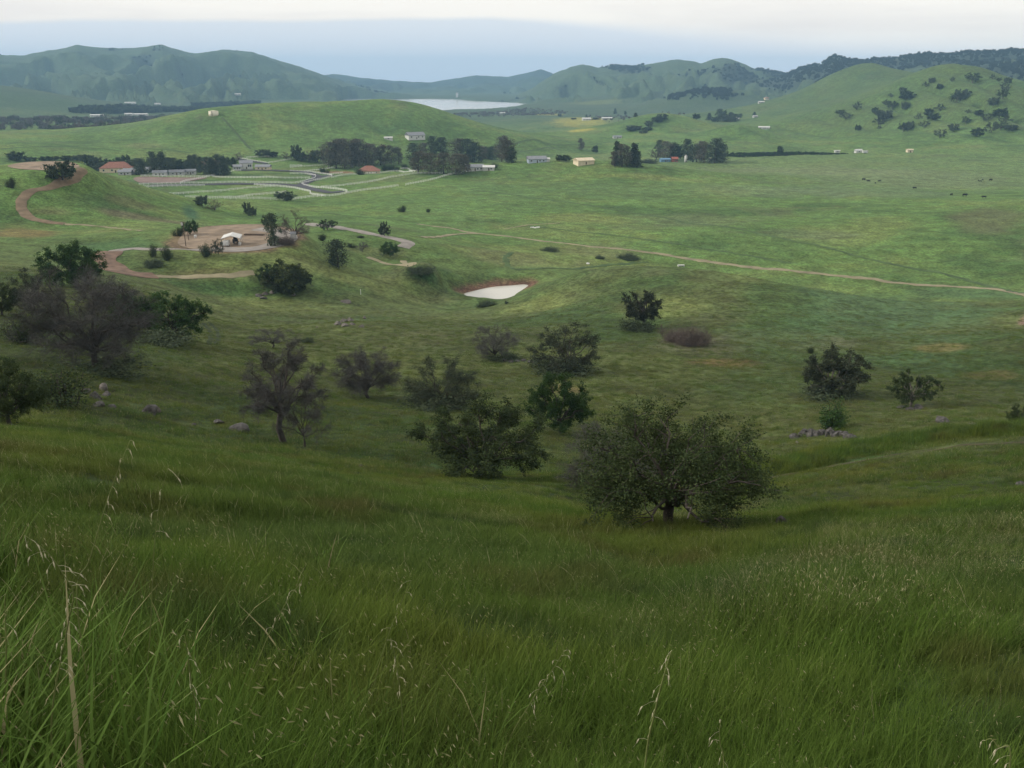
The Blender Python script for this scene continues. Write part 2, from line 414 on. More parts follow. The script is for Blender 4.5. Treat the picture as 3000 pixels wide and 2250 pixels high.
# gullied flanks on the grassy hills to the right and on the tank hill
ph = ((A2 - .35) + .75 * (B2 - math.log(1430))) / .052 + .55 * fbm(X / 260, Y / 260, 2)
g = (1 - np.abs(np.sin(np.pi * ph))) ** 1.4
wr = np.exp(-((A2 - .44) / .17)**2) * np.exp(-((B2 - math.log(1420)) / .12)**2)
ZZ -= wr * g * 16
ph = (A2 + .15 + .5 * (B2 - math.log(1100))) / .09 + .5 * fbm(X / 200, Y / 200, 2)
ZZ -= np.exp(-((A2 + .17) / .13)**2) * np.exp(-((B2 - math.log(1090)) / .07)**2) * (1 - np.abs(np.sin(np.pi * ph))) * 5
for u, v, r, wx, wy, hgt in ((1940, 352, 1480, 60, 80, 9), (2190, 390, 1320, 55, 70, 9), (1560, 500, 760, 130, 45, 4), (1850, 505, 740, 90, 40, 3)):
    th, _ = ray(u, v); cx, cy = r * math.sin(th), r * math.cos(th)
    al = X * math.sin(th) + Y * math.cos(th) - r; ac = X * math.cos(th) - Y * math.sin(th)
    ZZ += hgt * np.exp(-(ac / wx)**2 - (al / wy)**2)
# far ranges: skyline points (pixel) with the range's distance
def rangefield(sky, rr, wf, wb, spur, seed, sharp=1.25, lean=0.0):
    pts = [ray(u, v) for u, v in sky]
    ta = np.array([p[0] for p in pts]); tt = np.array([p[1] for p in pts])
    rl = np.interp(A2, ta, np.linspace(rr[0], rr[1], len(ta)) if len(rr) == 2 else rr)
    n0 = pnoise(A2 * 9 + seed, A2 * 0 + seed)
    rl = rl * (1 + .05 * n0)
    ztop = H - rl * np.interp(A2, ta, tt)
    ztop = ztop + 5 * fbm(A2 * 90 + seed, A2 * 0 + .5 + seed, 3)
    fadeout = sstep(ta[0] - .05, ta[0], A2) * (1 - sstep(ta[-1], ta[-1] + .05, A2))
    s = (rl - RAD)
    sp = np.abs(fbm(A2 * spur * .8 + seed + lean * s / 900 + .9 * fbm(X / 800, Y / 800, 3), s / 800 + seed + .6 * fbm(X / 700 + 9, Y / 700, 2), 4, .5)) * 1.15
    front = np.clip(s / (wf * (1.15 - .95 * np.clip(sp * 1.9, 0, 1) * sstep(-50, 500, s))), 0, 1)
    back = np.clip(-s / wb, 0, 1)
    prof = np.where(s > 0, (1 - front)**sharp * (1 + .35 * front), 1 - sstep(0, 1, back))
    det = fbm(X / 340 + seed, Y / 340, 5, .52) * 74 * sstep(60, 520, s) * prof
    return (ztop + 0) * fadeout, prof * fadeout, det * fadeout, sp * sstep(.05, .3, prof) * fadeout
MT = np.zeros_like(ZZ); GUL = np.zeros_like(ZZ)
def add_range(*a, **k):
    global ZZ, MT, GUL
    zt, pr, det, gu = rangefield(*a, **k)
    zz = ZZ + np.maximum(zt - ZZ, 0) * pr + det
    GUL = np.maximum(GUL, gu); MT = np.maximum(MT, np.where(zt > ZZ, pr, 0)); ZZ = np.where(pr > 0, np.maximum(zz, ZZ - 5), ZZ)
add_range([(-500,175),(-300,168),(0,160),(60,163),(160,145),(225,132),(300,139),(380,141),(470,131),(540,150),(570,157),(650,144),(740,153),(800,172),(900,203),(1000,238),(1100,268),(1190,288)], (4700,4700), 1650, 1800, 17, 2.3, lean=.9)
add_range([(850,235),(977,216),(1060,228),(1149,237),(1262,242),(1307,234),(1397,220),(1488,225),(1587,203),(1640,222),(1750,250)], (6300,6300), 1200, 1500, 14, 5.1)
add_range([(1520,282),(1555,261),(1623,216),(1668,197),(1709,188),(1750,198),(1800,193),(1854,197),(1984,173),(2055,183),(2115,169),(2147,175),(2201,197),(2288,216),(2330,228),(2450,260)], (4300,4000), 1150, 1500, 18, 8.7, lean=-.6)
add_range([(2200,262),(2313,218),(2348,199),(2402,191),(2445,164),(2505,180),(2614,172),(2711,159),(2766,161),(2863,154),(2993,150),(3300,140),(3500,150)], (3500,3000), 900, 1500, 19, 11.2)
# small dark wooded hummocks in front of the right range
for (u, v, r, w, hgt) in ((2040, 275, 2750, 130, 24), (2110, 275, 2800, 110, 22), (1975, 285, 2700, 90, 9)):
    th, _ = ray(u, v); cx, cy = r * math.sin(th), r * math.cos(th)
    ZZ += hgt * np.exp(-((X - cx)**2 / w**2 + (Y - cy)**2 / (w * 1.2)**2))

# level ground (pads, pond, lake)
def to_plane(u, v, z):
    th, t = ray(u, v); r = (H - z) / t
    return r * math.sin(th), r * math.cos(th)
def inside(px, py, poly):
    poly = np.asarray(poly); res = np.zeros(px.shape, bool); j = len(poly) - 1
    for i in range(len(poly)):
        xi, yi = poly[i]; xj, yj = poly[j]
        c = ((yi > py) != (yj > py)) & (px < (xj - xi) * (py - yi) / (yj - yi + 1e-12) + xi)
        res ^= c; j = i
    return res
def pdist(px, py, poly, closed=True):
    poly = np.asarray(poly, float); n = len(poly); d = np.full(px.shape, 1e9)
    for i in range(n if closed else n - 1):
        a = poly[i]; b = poly[(i + 1) % n]; ab = b - a
        t = np.clip(((px - a[0]) * ab[0] + (py - a[1]) * ab[1]) / (ab @ ab + 1e-9), 0, 1)
        d = np.minimum(d, np.hypot(px - a[0] - t * ab[0], py - a[1] - t * ab[1]))
    return d
def smooth_poly(pts, n=4):
    """closed Catmull-Rom"""
    pts = np.asarray(pts, float); m = len(pts); out = []
    for i in range(m):
        p0, p1, p2, p3 = pts[i-1], pts[i], pts[(i+1) % m], pts[(i+2) % m]
        for k in range(n):
            t = k / n
            out.append(.5 * ((2*p1) + (-p0 + p2)*t + (2*p0 - 5*p1 + 4*p2 - p3)*t*t + (-p0 + 3*p1 - 3*p2 + p3)*t**3))
    return np.array(out)
POND_Z = 39.5
pond = smooth_poly([to_plane(u, v, POND_Z) for u, v in ((1358,862),(1385,853),(1440,841),(1500,836),(1548,833),(1536,845),(1510,862),(1490,881),(1440,878),(1395,873))], 4)
lake = smooth_poly([to_plane(u, v, 0) for u, v in ((1000,291),(1100,289.5),(1200,289.5),(1330,290),(1372,294),(1430,298),(1500,301),(1562,304),(1568,308),(1540,313),(1530,318),(1500,322),(1440,325),(1400,327),(1330,330),(1250,335),(1100,338),(1000,325))], 3)
YARD_Z = 58.8
yard = smooth_poly([to_plane(u, v, YARD_Z) for u, v in ((522,716),(545,682),(590,668),(660,660),(740,657),(800,660),(850,672),(862,692),(835,712),(790,722),(760,731),(700,737),(600,735))], 4)
dots = Y > 0
def lower(mask_r, poly, z_in, z_edge, slope):
    global ZZ
    sel = (RAD > mask_r[0]) & (RAD < mask_r[1]) & dots & (np.abs(A2) < .75)
    px, py = X[sel], Y[sel]; ins = inside(px, py, poly); d = pdist(px, py, poly)
    z = ZZ[sel]
    z = np.where(ins, np.minimum(z, z_edge - np.minimum(d * .5, z_edge - z_in)), np.maximum(z, z_edge + np.minimum(d * slope, 3)))
    ZZ[sel] = z
lower((2000, 4600), lake, -3, 0.0, .01)
sel = (RAD > 230) & (RAD < 380)
ins = inside(X, Y, pond) & sel; d = pdist(X[sel], Y[sel], pond); D = np.full(X.shape, 1e9); D[sel] = d
bank = POND_Z + np.clip(D * .35, 0, 2.2)
ZZ = np.where(sel & ~ins & (D < 40), np.where(ZZ < bank, bank * (1 - sstep(6, 40, D)) + ZZ * sstep(6, 40, D), ZZ - np.maximum(ZZ - bank, 0) * (1 - sstep(2, 11, D))), ZZ)
ZZ = np.where(ins, np.minimum(ZZ, POND_Z - np.minimum(D * .4, 1.5)), ZZ)
ins = inside(X, Y, yard) & sel; d = pdist(X[sel], Y[sel], yard); D = np.full(X.shape, 1e9); D[sel] = d
ZZ = np.where(ins, YARD_Z, np.where(sel & (D < 9), YARD_Z + (ZZ - YARD_Z) * sstep(0, 9, D), ZZ))
YARD_D = np.where(ins, -D, D)
# crown pad on the bald knoll
KN_Z = 70.4
kpad = smooth_poly([to_plane(u, v, KN_Z) for u, v in ((22,488),(60,478),(120,474),(190,474),(222,480),(232,490),(190,495),(140,499),(70,497))], 4)
sel = (RAD > 380) & (RAD < 640) & (A2 < -.3)
ins = inside(X, Y, kpad) & sel; D = np.full(X.shape, 1e9); D[sel] = pdist(X[sel], Y[sel], kpad)
ZZ = np.where(ins, KN_Z, np.where(sel & (D < 14), KN_Z + (ZZ - KN_Z) * sstep(0, 14, D), ZZ))

def gz(x, y):
    x = np.asarray(x, float); y = np.asarray(y, float)
    return bil(ZZ, TH, LR, np.arctan2(x, y), np.log(np.maximum(np.hypot(x, y), .61)))
def place(u, v, rmin=2.0, rmax=1e9):
    """where the line of sight through a photograph pixel first meets the ground"""
    th, t = ray(u, v)
    rs = np.geomspace(max(rmin, .7), 8500, 6000)
    hgt = (H - rs * t) - bil(ZZ, TH, LR, np.full_like(rs, th), np.log(rs))
    k = np.argmax(hgt <= 0)
    if not (hgt <= 0).any(): k = len(rs) - 1
    r = min(rs[k], rmax)
    x, y = r * math.sin(th), r * math.cos(th)
    return Vector((x, y, float(gz(x, y))))
def depth(p): return p.y * cP + (H - p.z) * sP
def metres(px, p): return px * depth(p) / FPX
def proj(x, y, z):
    """ground point -> photograph pixel"""
    d = y * cP + (H - z) * sP; up = y * sP - (H - z) * cP
    return 1500 + FPX * x / d, 1125 - FPX * up / d

# ---- pasture colours by place
col = np.zeros((*X.shape, 3))
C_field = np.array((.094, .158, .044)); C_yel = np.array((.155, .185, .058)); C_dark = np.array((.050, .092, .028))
C_brown = np.array((.125, .104, .064)); C_near = np.array((.045, .062, .020)); C_slope = np.array((.080, .100, .036))
C_mtn = np.array((.052, .076, .046)); C_scrub = np.array((.030, .042, .034)); C_must = np.array((.36, .32, .06)); C_tan = np.array((.135, .135, .062))
def mixc(c, k, w): return c * (1 - w[..., None]) + k * w[..., None]
n_a = fbm(X / 95 + 1.3, Y / 95, 4); n_b = fbm(X / 26 - 4, Y / 26 + 2, 4); n_c = fbm(X / 9 + 8, Y / 9, 3); n_l = fbm(X / 420, Y / 420 + 9, 3)
col[:] = C_slope
col = mixc(col, C_field, sstep(200, 420, RAD))
col = mixc(col, C_near, 1 - sstep(30, 90, RAD))
col = mixc(col, C_yel, np.clip(sstep(.0, .5, n_a + .45 * n_b), 0, 1) * .5)
col = mixc(col, C_dark, sstep(.05, .5, -n_a - .5 * n_b + .25 * n_c) * .75)
col = mixc(col, C_brown, sstep(.28, .6, fbm(X / 60 + 30, Y / 60, 4) + .3 * n_c) * .28 * sstep(70, 160, RAD))
col = mixc(col, C_mtn, sstep(1300, 2600, RAD) * .8)
scr = sstep(.10, .40, .5 * fbm(X / 330 + 4, Y / 330 + 4, 5, .6) + .9 * GUL - .13 - .05 * sstep(.12, .25, -A2) + .55 * sstep(.24, .34, A2)) * sstep(.06, .25, MT)
col = mixc(col, C_scrub, scr * .85)
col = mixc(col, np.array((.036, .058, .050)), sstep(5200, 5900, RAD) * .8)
hillw = np.clip(np.exp(-((A2 - .45) / .19)**4) * np.exp(-((B2 - math.log(1650)) / .26)**4) * 1.1, 0, 1)
col = mixc(col, np.array((.066, .100, .034)), hillw * .75 * sstep(-.5, .5, n_a + .3))
flat = np.exp(-((A2 - .33) / .30)**4) * np.exp(-((B2 - math.log(900)) / .20)**4)
col = mixc(col, np.array((.118, .165, .064)), flat * .6)
MTN_SCRUB = scr
col *= (.62 + .38 * sstep(110, 270, RAD))[..., None]          # ground colour on the near slopes is darker than on the flats
def patch(u, v, ru, rv, c, w=1.0, soft=.6, rough=.35, r=None):
    """an uneven patch of ground colour (plants, bare soil, painted shade) about the place seen at this pixel"""
    global col
    p = place(u, v, *( (r * .8,) if r else ()))
    a = np.array([p.x, p.y]); rr = np.hypot(*a); ax = a / rr; dx = X - p.x; dy = Y - p.y
    along = dx * ax[0] + dy * ax[1]; across = dx * ax[1] - dy * ax[0]
    wu = metres(ru, p); p2 = place(u, v - rv, *((r * .8,) if r else ())); p3 = place(u, v + rv, *((r * .8,) if r else ()))
    wv = max(abs(math.hypot(p2.x, p2.y) - rr), 1.0) if math.hypot(p2.x, p2.y) < rr * 1.6 else abs(rr - math.hypot(p3.x, p3.y))
    dd = np.sqrt((across / wu)**2 + (along / max(wv, wu * .25))**2) + rough * n_b + rough * .6 * n_c
    col = mixc(col, np.array(c), (1 - sstep(1 - soft, 1.0, dd)) * w)
for a in ((280,1000,330,90,(.040,.062,.022),.85),(330,590,150,45,(.060,.105,.032),.7),(1550,560,330,45,(.082,.140,.044),.8),(1850,560,260,40,(.085,.138,.046),.8),(1250,620,260,60,(.095,.165,.050),.6),(2350,500,420,16,(.135,.165,.075),.7),(2650,520,420,30,(.130,.165,.078),.6),(120,295,260,40,(.050,.090,.042),.8),(700,850,330,40,(.050,.085,.026),.8),(950,830,160,30,(.052,.086,.026),.7),(1000,340,330,40,(.072,.125,.040),.6),(1180,380,160,30,(.060,.110,.038),.7),  # first patch: gully shade around the trees, put into the ground colour
          (2330,1000,260,40,(.135,.128,.080),.75),(2050,1010,200,35,(.125,.122,.072),.6),(1950,900,180,40,C_yel,.6),(1560,900,140,35,C_yel,.6),(2300,870,160,40,C_dark,.7),
          (2600,880,300,30,(.064,.118,.052),.75),(2850,860,220,25,(.066,.118,.052),.6),(60,680,130,30,(.16,.125,.05),.8),(150,620,80,15,C_tan,.6),(430,640,160,12,C_brown,.7),(400,600,90,20,C_tan,.6),
          (2030,645,260,24,(.115,.130,.070),.45),(2400,690,200,22,(.112,.128,.072),.45),(2250,560,300,20,(.12,.16,.075),.6),(2900,640,130,40,(.10,.105,.05),.7),(2550,560,350,20,(.11,.155,.075),.6),
          (1700,640,200,18,C_yel,.7),(1500,760,220,26,C_tan,.55),(1750,735,160,24,C_tan,.5),(1900,520,200,10,C_yel,.7),(2000,470,150,10,(.075,.12,.06),.7),
          (1700,352,110,9,C_must,.55),(1700,382,50,5,C_must,.75),(1610,336,50,4,C_must,.6),(1750,300,110,8,C_yel,.5),
          (1650,1140,80,16,(.17,.135,.06),.7),(2120,1060,160,14,(.15,.105,.04),.6),(2750,1020,100,16,(.15,.115,.045),.6),(2900,1100,80,16,(.14,.11,.045),.5),
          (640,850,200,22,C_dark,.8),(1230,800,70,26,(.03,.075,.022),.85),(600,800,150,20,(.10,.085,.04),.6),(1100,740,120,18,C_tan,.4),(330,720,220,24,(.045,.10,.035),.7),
          (560,625,30,26,(.035,.085,.05),.8),(1450,650,100,10,C_dark,.5),(300,380,300,10,(.085,.14,.055),.5),(520,545,110,10,C_field,.4),
          (985,505,70,5,(.22,.14,.085),.9),
          (3000,945,26,26,(.20,.135,.105),.95),(2500,1340,160,14,(.035,.072,.020),.9),(2850,1275,220,14,(.033,.070,.020),.9),(2250,1370,120,18,(.033,.070,.020),.9)):
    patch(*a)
# red-brown banks: round the pond and the cut below the yard
sel = (RAD > 230) & (RAD < 380); D = np.full(X.shape, 1e9); D[sel] = pdist(X[sel], Y[sel], pond)
pc = pond.mean(0); behind = (X * pc[0] + Y * pc[1]) / np.hypot(*pc) - np.hypot(*pc)
col = mixc(col, np.array((.140, .085, .056)), (1 - sstep(2.2, 4.6, D + 1.5 * n_c)) * sstep(-2, 2.5, behind + .25 * (pc[0] - X)))
col = mixc(col, np.array((.155, .098, .066)), (1 - sstep(2.5, 6, np.abs(YARD_D) + 2.5 * n_c)) * .8)
col *= (1 + (.26 * fbm(X / 4.5, Y / 4.5, 3) + .18 * n_c) * sstep(90, 200, RAD) * (1 - sstep(900, 1600, RAD)))[..., None]
col = np.clip(col, .004, 1)

nr, nc = X.shape
vid = np.arange(nr * nc).reshape(nr, nc)
fa = np.stack([vid[:-1, :-1], vid[:-1, 1:], vid[1:, 1:], vid[1:, :-1]], -1).reshape(-1, 4)[:, ::-1]
wrap = np.stack([vid[:-1, -1], vid[:-1, 0], vid[1:, 0], vid[1:, -1]], -1)[:, ::-1]
faces = np.concatenate([fa, wrap])
verts = np.stack([X, Y, ZZ], -1).reshape(-1, 3)
me = mesh_np('ground', verts, faces)
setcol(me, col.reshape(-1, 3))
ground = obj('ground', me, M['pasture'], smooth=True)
tag(ground, kind='structure')
# the patch under the viewer's feet
ring = verts[:nc]; me = mesh_np('ground_underfoot', np.vstack([ring - (0, 0, .002), [[0, 0, H - EYE]]]), np.array([[i, nc, (i + 1) % nc] for i in range(nc)]))
setcol(me, np.tile(C_near, (nc + 1, 1)))
tag(obj('ground_underfoot', me, M['pasture'], smooth=True), kind='structure')

# ---- water
def flat_poly(name, poly, z, mat):
    me = bpy.data.meshes.new(name); me.from_pydata([(x, y, z) for x, y in poly], [], [list(range(len(poly)))]); me.update()
    if me.polygons[0].normal.z < 0: me.flip_normals()
    return tag(obj(name, me, mat), kind='structure')
flat_poly('lake', np.array(lake) + (np.array(lake) - np.mean(lake, 0)) * .01, 0.02, M['lake_water'])
flat_poly('pond', np.array(pond) + (np.array(pond) - np.mean(pond, 0)) * .06, POND_Z, M['pond_water'])
# ------------------------------------------------------------------ roads, tracks and bare pads, draped on the ground
def spline(pts, n=10):
    pts = np.asarray(pts, float); P_ = np.vstack([2*pts[0]-pts[1], pts, 2*pts[-1]-pts[-2]]); out = []
    for i in range(1, len(P_) - 2):
        p0, p1, p2, p3 = P_[i-1:i+3]
        for k in range(n):
            t = k / n; out.append(.5 * ((2*p1) + (-p0+p2)*t + (2*p0-5*p1+4*p2-p3)*t*t + (-p0+3*p1-3*p2+p3)*t**3))
    out.append(pts[-1]); return np.array(out)
def strip(name, px, width, mat, lift=.12, n=10, edge=.15, rmin=2, cross=6, seed=0):
    g = np.array([[*place(u, v, rmin)[:2]] for u, v in px])
    c = spline(g, n); d = np.gradient(c, axis=0); d /= np.linalg.norm(d, axis=1)[:, None] + 1e-9
    nrm = np.c_[d[:, 1], -d[:, 0]]
    s = np.cumsum(np.r_[0, np.linalg.norm(np.diff(c, axis=0), axis=1)])
    wl = width * (.5 + edge * pnoise(s / (width * 1.3) + seed, s * 0 + .3)); wr_ = width * (.5 + edge * pnoise(s / (width * 1.3) + 40 + seed, s * 0 + .3))
    vv = []
    for k in range(cross + 1):
        f = k / cross; off = -wl * (1 - f) + wr_ * f
        q = c + nrm * off[:, None]; vv.append(np.c_[q, gz(q[:, 0], q[:, 1]) + lift * (1 if 0 < k < cross else .5)])
    vv = np.stack(vv, 1); m_, k_ = vv.shape[:2]; idx = np.arange(m_ * k_).reshape(m_, k_)
    f = np.stack([idx[:-1, :-1], idx[:-1, 1:], idx[1:, 1:], idx[1:, :-1]], -1).reshape(-1, 4)
    me = mesh_np(name, vv.reshape(-1, 3), f)
    if me.polygons[0].normal.z < 0: me.flip_normals()
    return tag(obj(name, me, mat, smooth=True), kind='structure'), c
def pad(name, poly, mat, lift):
    """fan of rings so that the sheet follows the ground"""
    poly = np.asarray(poly); c = poly.mean(0); n = len(poly); vv = []; ff = []
    K = 7
    for k in range(1, K + 1):
        for p in poly:
            q = c + (p - c) * k / K; vv.append((q[0], q[1], float(gz(*q)) + lift))
    vv.append((*c, float(gz(*c)) + lift))
    for i in range(n):
        ff.append([n * K, i, (i + 1) % n])
        for k in range(K - 1): ff.append([k*n + i, (k+1)*n + i, (k+1)*n + (i+1) % n, k*n + (i+1) % n])
    me = bpy.data.meshes.new(name); me.from_pydata(vv, [], ff); me.update()
    if me.polygons[0].normal.z < 0: me.flip_normals()
    return tag(obj(name, me, mat, smooth=True), kind='structure')
strip('asphalt_road', [(440,545),(520,543),(640,541),(765,540),(850,543),(890,548),(925,557),(965,565),(1003,562)], 8, M['asphalt'], .62, n=40, edge=.03, cross=8)
strip('asphalt_road', [(880,545),(905,532),(928,522),(918,511),(877,504),(800,500.5),(690,500)], 8, M['asphalt'], .70, n=40, edge=.03, cross=8)
strip('asphalt_road', [(925,521),(950,518),(968,516)], 9, M['asphalt'], .78, n=30, edge=.03)
strip('asphalt_road', [(690,467),(735,473),(785,481)], 6, M['asphalt'], .55, edge=.03)
strip('gravel_driveway', [(905,655),(960,662),(1040,675),(1110,690),(1165,702),(1197,712),(1180,726)], 5.0, M['gravel'], .16)
strip('dirt_track', [(1225,657),(1330,671),(1400,684),(1600,708),(2000,757),(2400,803),(2700,836),(3010,867),(3200,885)], 3.1, M['path_track'], .16, n=30, edge=.5)
strip('dirt_track', [(1235,696),(1300,692),(1350,686),(1400,685)], 2.6, M['path_track'], .24, edge=.4)
strip('dirt_track', [(1475,671),(1520,664),(1570,658),(1640,653)], 1.2, M['path_track'], .14, edge=.5)
strip('knoll_road', [(236,492),(240,503),(213,525),(163,543),(95,560),(69,582),(64,611),(87,637),(127,649),(190,657)], 3.8, M['dirt_road'], .22, edge=.2)
strip('knoll_road', [(190,657),(260,661),(330,668),(420,676)], 2.0, M['path_track'], .14, edge=.5)
strip('yard_lane', [(640,731),(560,733),(480,731),(400,729),(350,733),(318,744)], 4.6, M['gravel'], .16)
strip('bank_road', [(330,738),(310,752),(318,772),(350,795),(400,806),(455,808)], 6.5, M['red_dirt'], .26, edge=.3)
strip('bank_road', [(450,809),(560,812),(680,806),(745,802)], 2.4, M['path_track'], .14, edge=.4)
strip('garden_path', [(1078,754),(1110,766),(1150,776),(1195,777),(1208,772),(1180,765)], 2.4, M['path_track'], .18, edge=.2)
strip('slope_track', [(2250,1404),(2365,1382),(2559,1345),(2765,1315),(3000,1297),(3200,1290)], .6, M['worn_grass'], .05, edge=.3, rmin=48)
pad('yard', np.array(yard), M['tan_dirt'], .10)
strip('yard_gravel', [(625,731),(700,732),(770,726),(815,714),(838,700),(830,684),(795,676),(750,672)], 7.0, M['gravel'], .24)
pad('knoll_pad', np.array(kpad), M['tan_dirt'], .20)
def place_xy(px, rmin): return smooth_poly([tuple(place(u, v, rmin)[:2]) for u, v in px], 4)
pad('bare_plot', place_xy([(395,521),(480,520),(560,521),(605,522),(570,530),(530,536),(450,537),(405,535)], 600), M['bare_plot'], .35)
strip('grass_cut', [(650,345),(670,365),(700,400),(735,437)], 3.0, simple('cut_grass', (.055, .085, .03), .95, .2, .2), .25, rmin=900)
for k, (px, w_) in enumerate((([(1380,556),(1560,580),(1750,606),(2000,650),(2250,690),(2480,742),(2750,800),(3010,862)], 2.6), ([(1560,664),(1800,690),(1960,712),(2150,742),(2320,772)], 2.2), ([(1230,655),(1100,640),(950,625)], 1.6),
                             ([(2140,455),(2240,457),(2330,452)], 4.0), ([(1500,740),(1480,760),(1520,790),(1660,788),(1800,775),(1900,768)], 2.2), ([(0,437),(150,430),(300,424)], 3.0), ([(420,436),(500,440),(560,448)], 3.0), ([(1480,430),(1650,425),(1800,415)], 3.5), ([(1520,446),(1680,447),(1780,449)], 4.0))):
    strip('drainage_line', px, w_, M['wet_grass'], .16 if k < 5 else .3, n=24, edge=.7, rmin=250, seed=k * 7)
strip('wheel_track', [(612,1010),(618,985),(612,965),(598,948)], .7, M['rut_grass'], .07, edge=.4, rmin=90)
strip('wheel_track', [(632,1010),(640,985),(632,962),(616,945)], .7, M['rut_grass'], .07, edge=.4, rmin=90)
# ------------------------------------------------------------------ trees
def rvec(r): 
    v = r.normal(size=3); return v / np.linalg.norm(v)
class Tree:
    def __init__(s, seed): s.r = np.random.default_rng(seed); s.wv = []; s.wf = []; s.lv = []; s.lf = []; s.lr = []; s.nw = 0; s.nl = 0
    def limb(s, pts, r0, r1, n=5):
        pts = np.asarray(pts); m = len(pts); rad = np.linspace(r0, r1, m)
        d = np.gradient(pts, axis=0); d /= np.linalg.norm(d, axis=1)[:, None] + 1e-9
        ref = np.where(np.abs(d[:, 2:3]) < .9, np.array([[0, 0, 1.]]), np.array([[1., 0, 0]]))
        a = np.cross(d, ref); a /= np.linalg.norm(a, axis=1)[:, None] + 1e-9; b = np.cross(d, a)
        t = np.arange(n) * 2 * np.pi / n
        v = pts[:, None] + rad[:, None, None] * (a[:, None] * np.cos(t)[None, :, None] + b[:, None] * np.sin(t)[None, :, None])
        idx = s.nw + np.arange(m * n).reshape(m, n); nx = np.roll(idx, -1, 1)
        s.wf.append(np.stack([idx[:-1], nx[:-1], nx[1:], idx[1:]], -1).reshape(-1, 4)); s.wv.append(v.reshape(-1, 3)); s.nw += m * n
    def leaves(s, c, dirs, length, width, rnd):
        """one bent diamond per leaf or spray of leaves"""
        n = len(c); side = np.cross(dirs, s.r.normal(size=(n, 3))); side /= np.linalg.norm(side, axis=1)[:, None] + 1e-9
        length = np.broadcast_to(np.asarray(length), (n,))[:, None]; width = np.broadcast_to(np.asarray(width), (n,))[:, None]
        nb = np.cross(dirs, side)
        v = np.stack([c, c + dirs * length * .5 + side * width * .5 + nb * width * .15, c + dirs * length, c + dirs * length * .5 - side * width * .5 + nb * width * .15], 1)
        s.lf.append(s.nl + np.arange(n * 4).reshape(n, 4)); s.lv.append(v.reshape(-1, 3)); s.lr.append(np.repeat(rnd, 4)); s.nl += n * 4
    def meshes(s, name):
        w = l = None
        if s.wv: w = mesh_np(name + '_wood', np.vstack(s.wv), np.vstack(s.wf)); w.polygons.foreach_set('use_smooth', np.ones(len(w.polygons), dtype=bool))
        if s.lv: l = mesh_np(name + '_crown', np.vstack(s.lv), np.vstack(s.lf)); setflt(l, np.concatenate(s.lr), 'rnd')
        return w, l
def bez(a, b, sag, r, k=5):
    mid = (a + b) / 2 + sag; t = np.linspace(0, 1, k)[:, None]
    p = a * (1-t)**2 + mid * 2*t*(1-t) + b * t*t
    j = r.normal(size=p.shape) * np.linalg.norm(b - a) * .035; j[0] = 0; return p + j
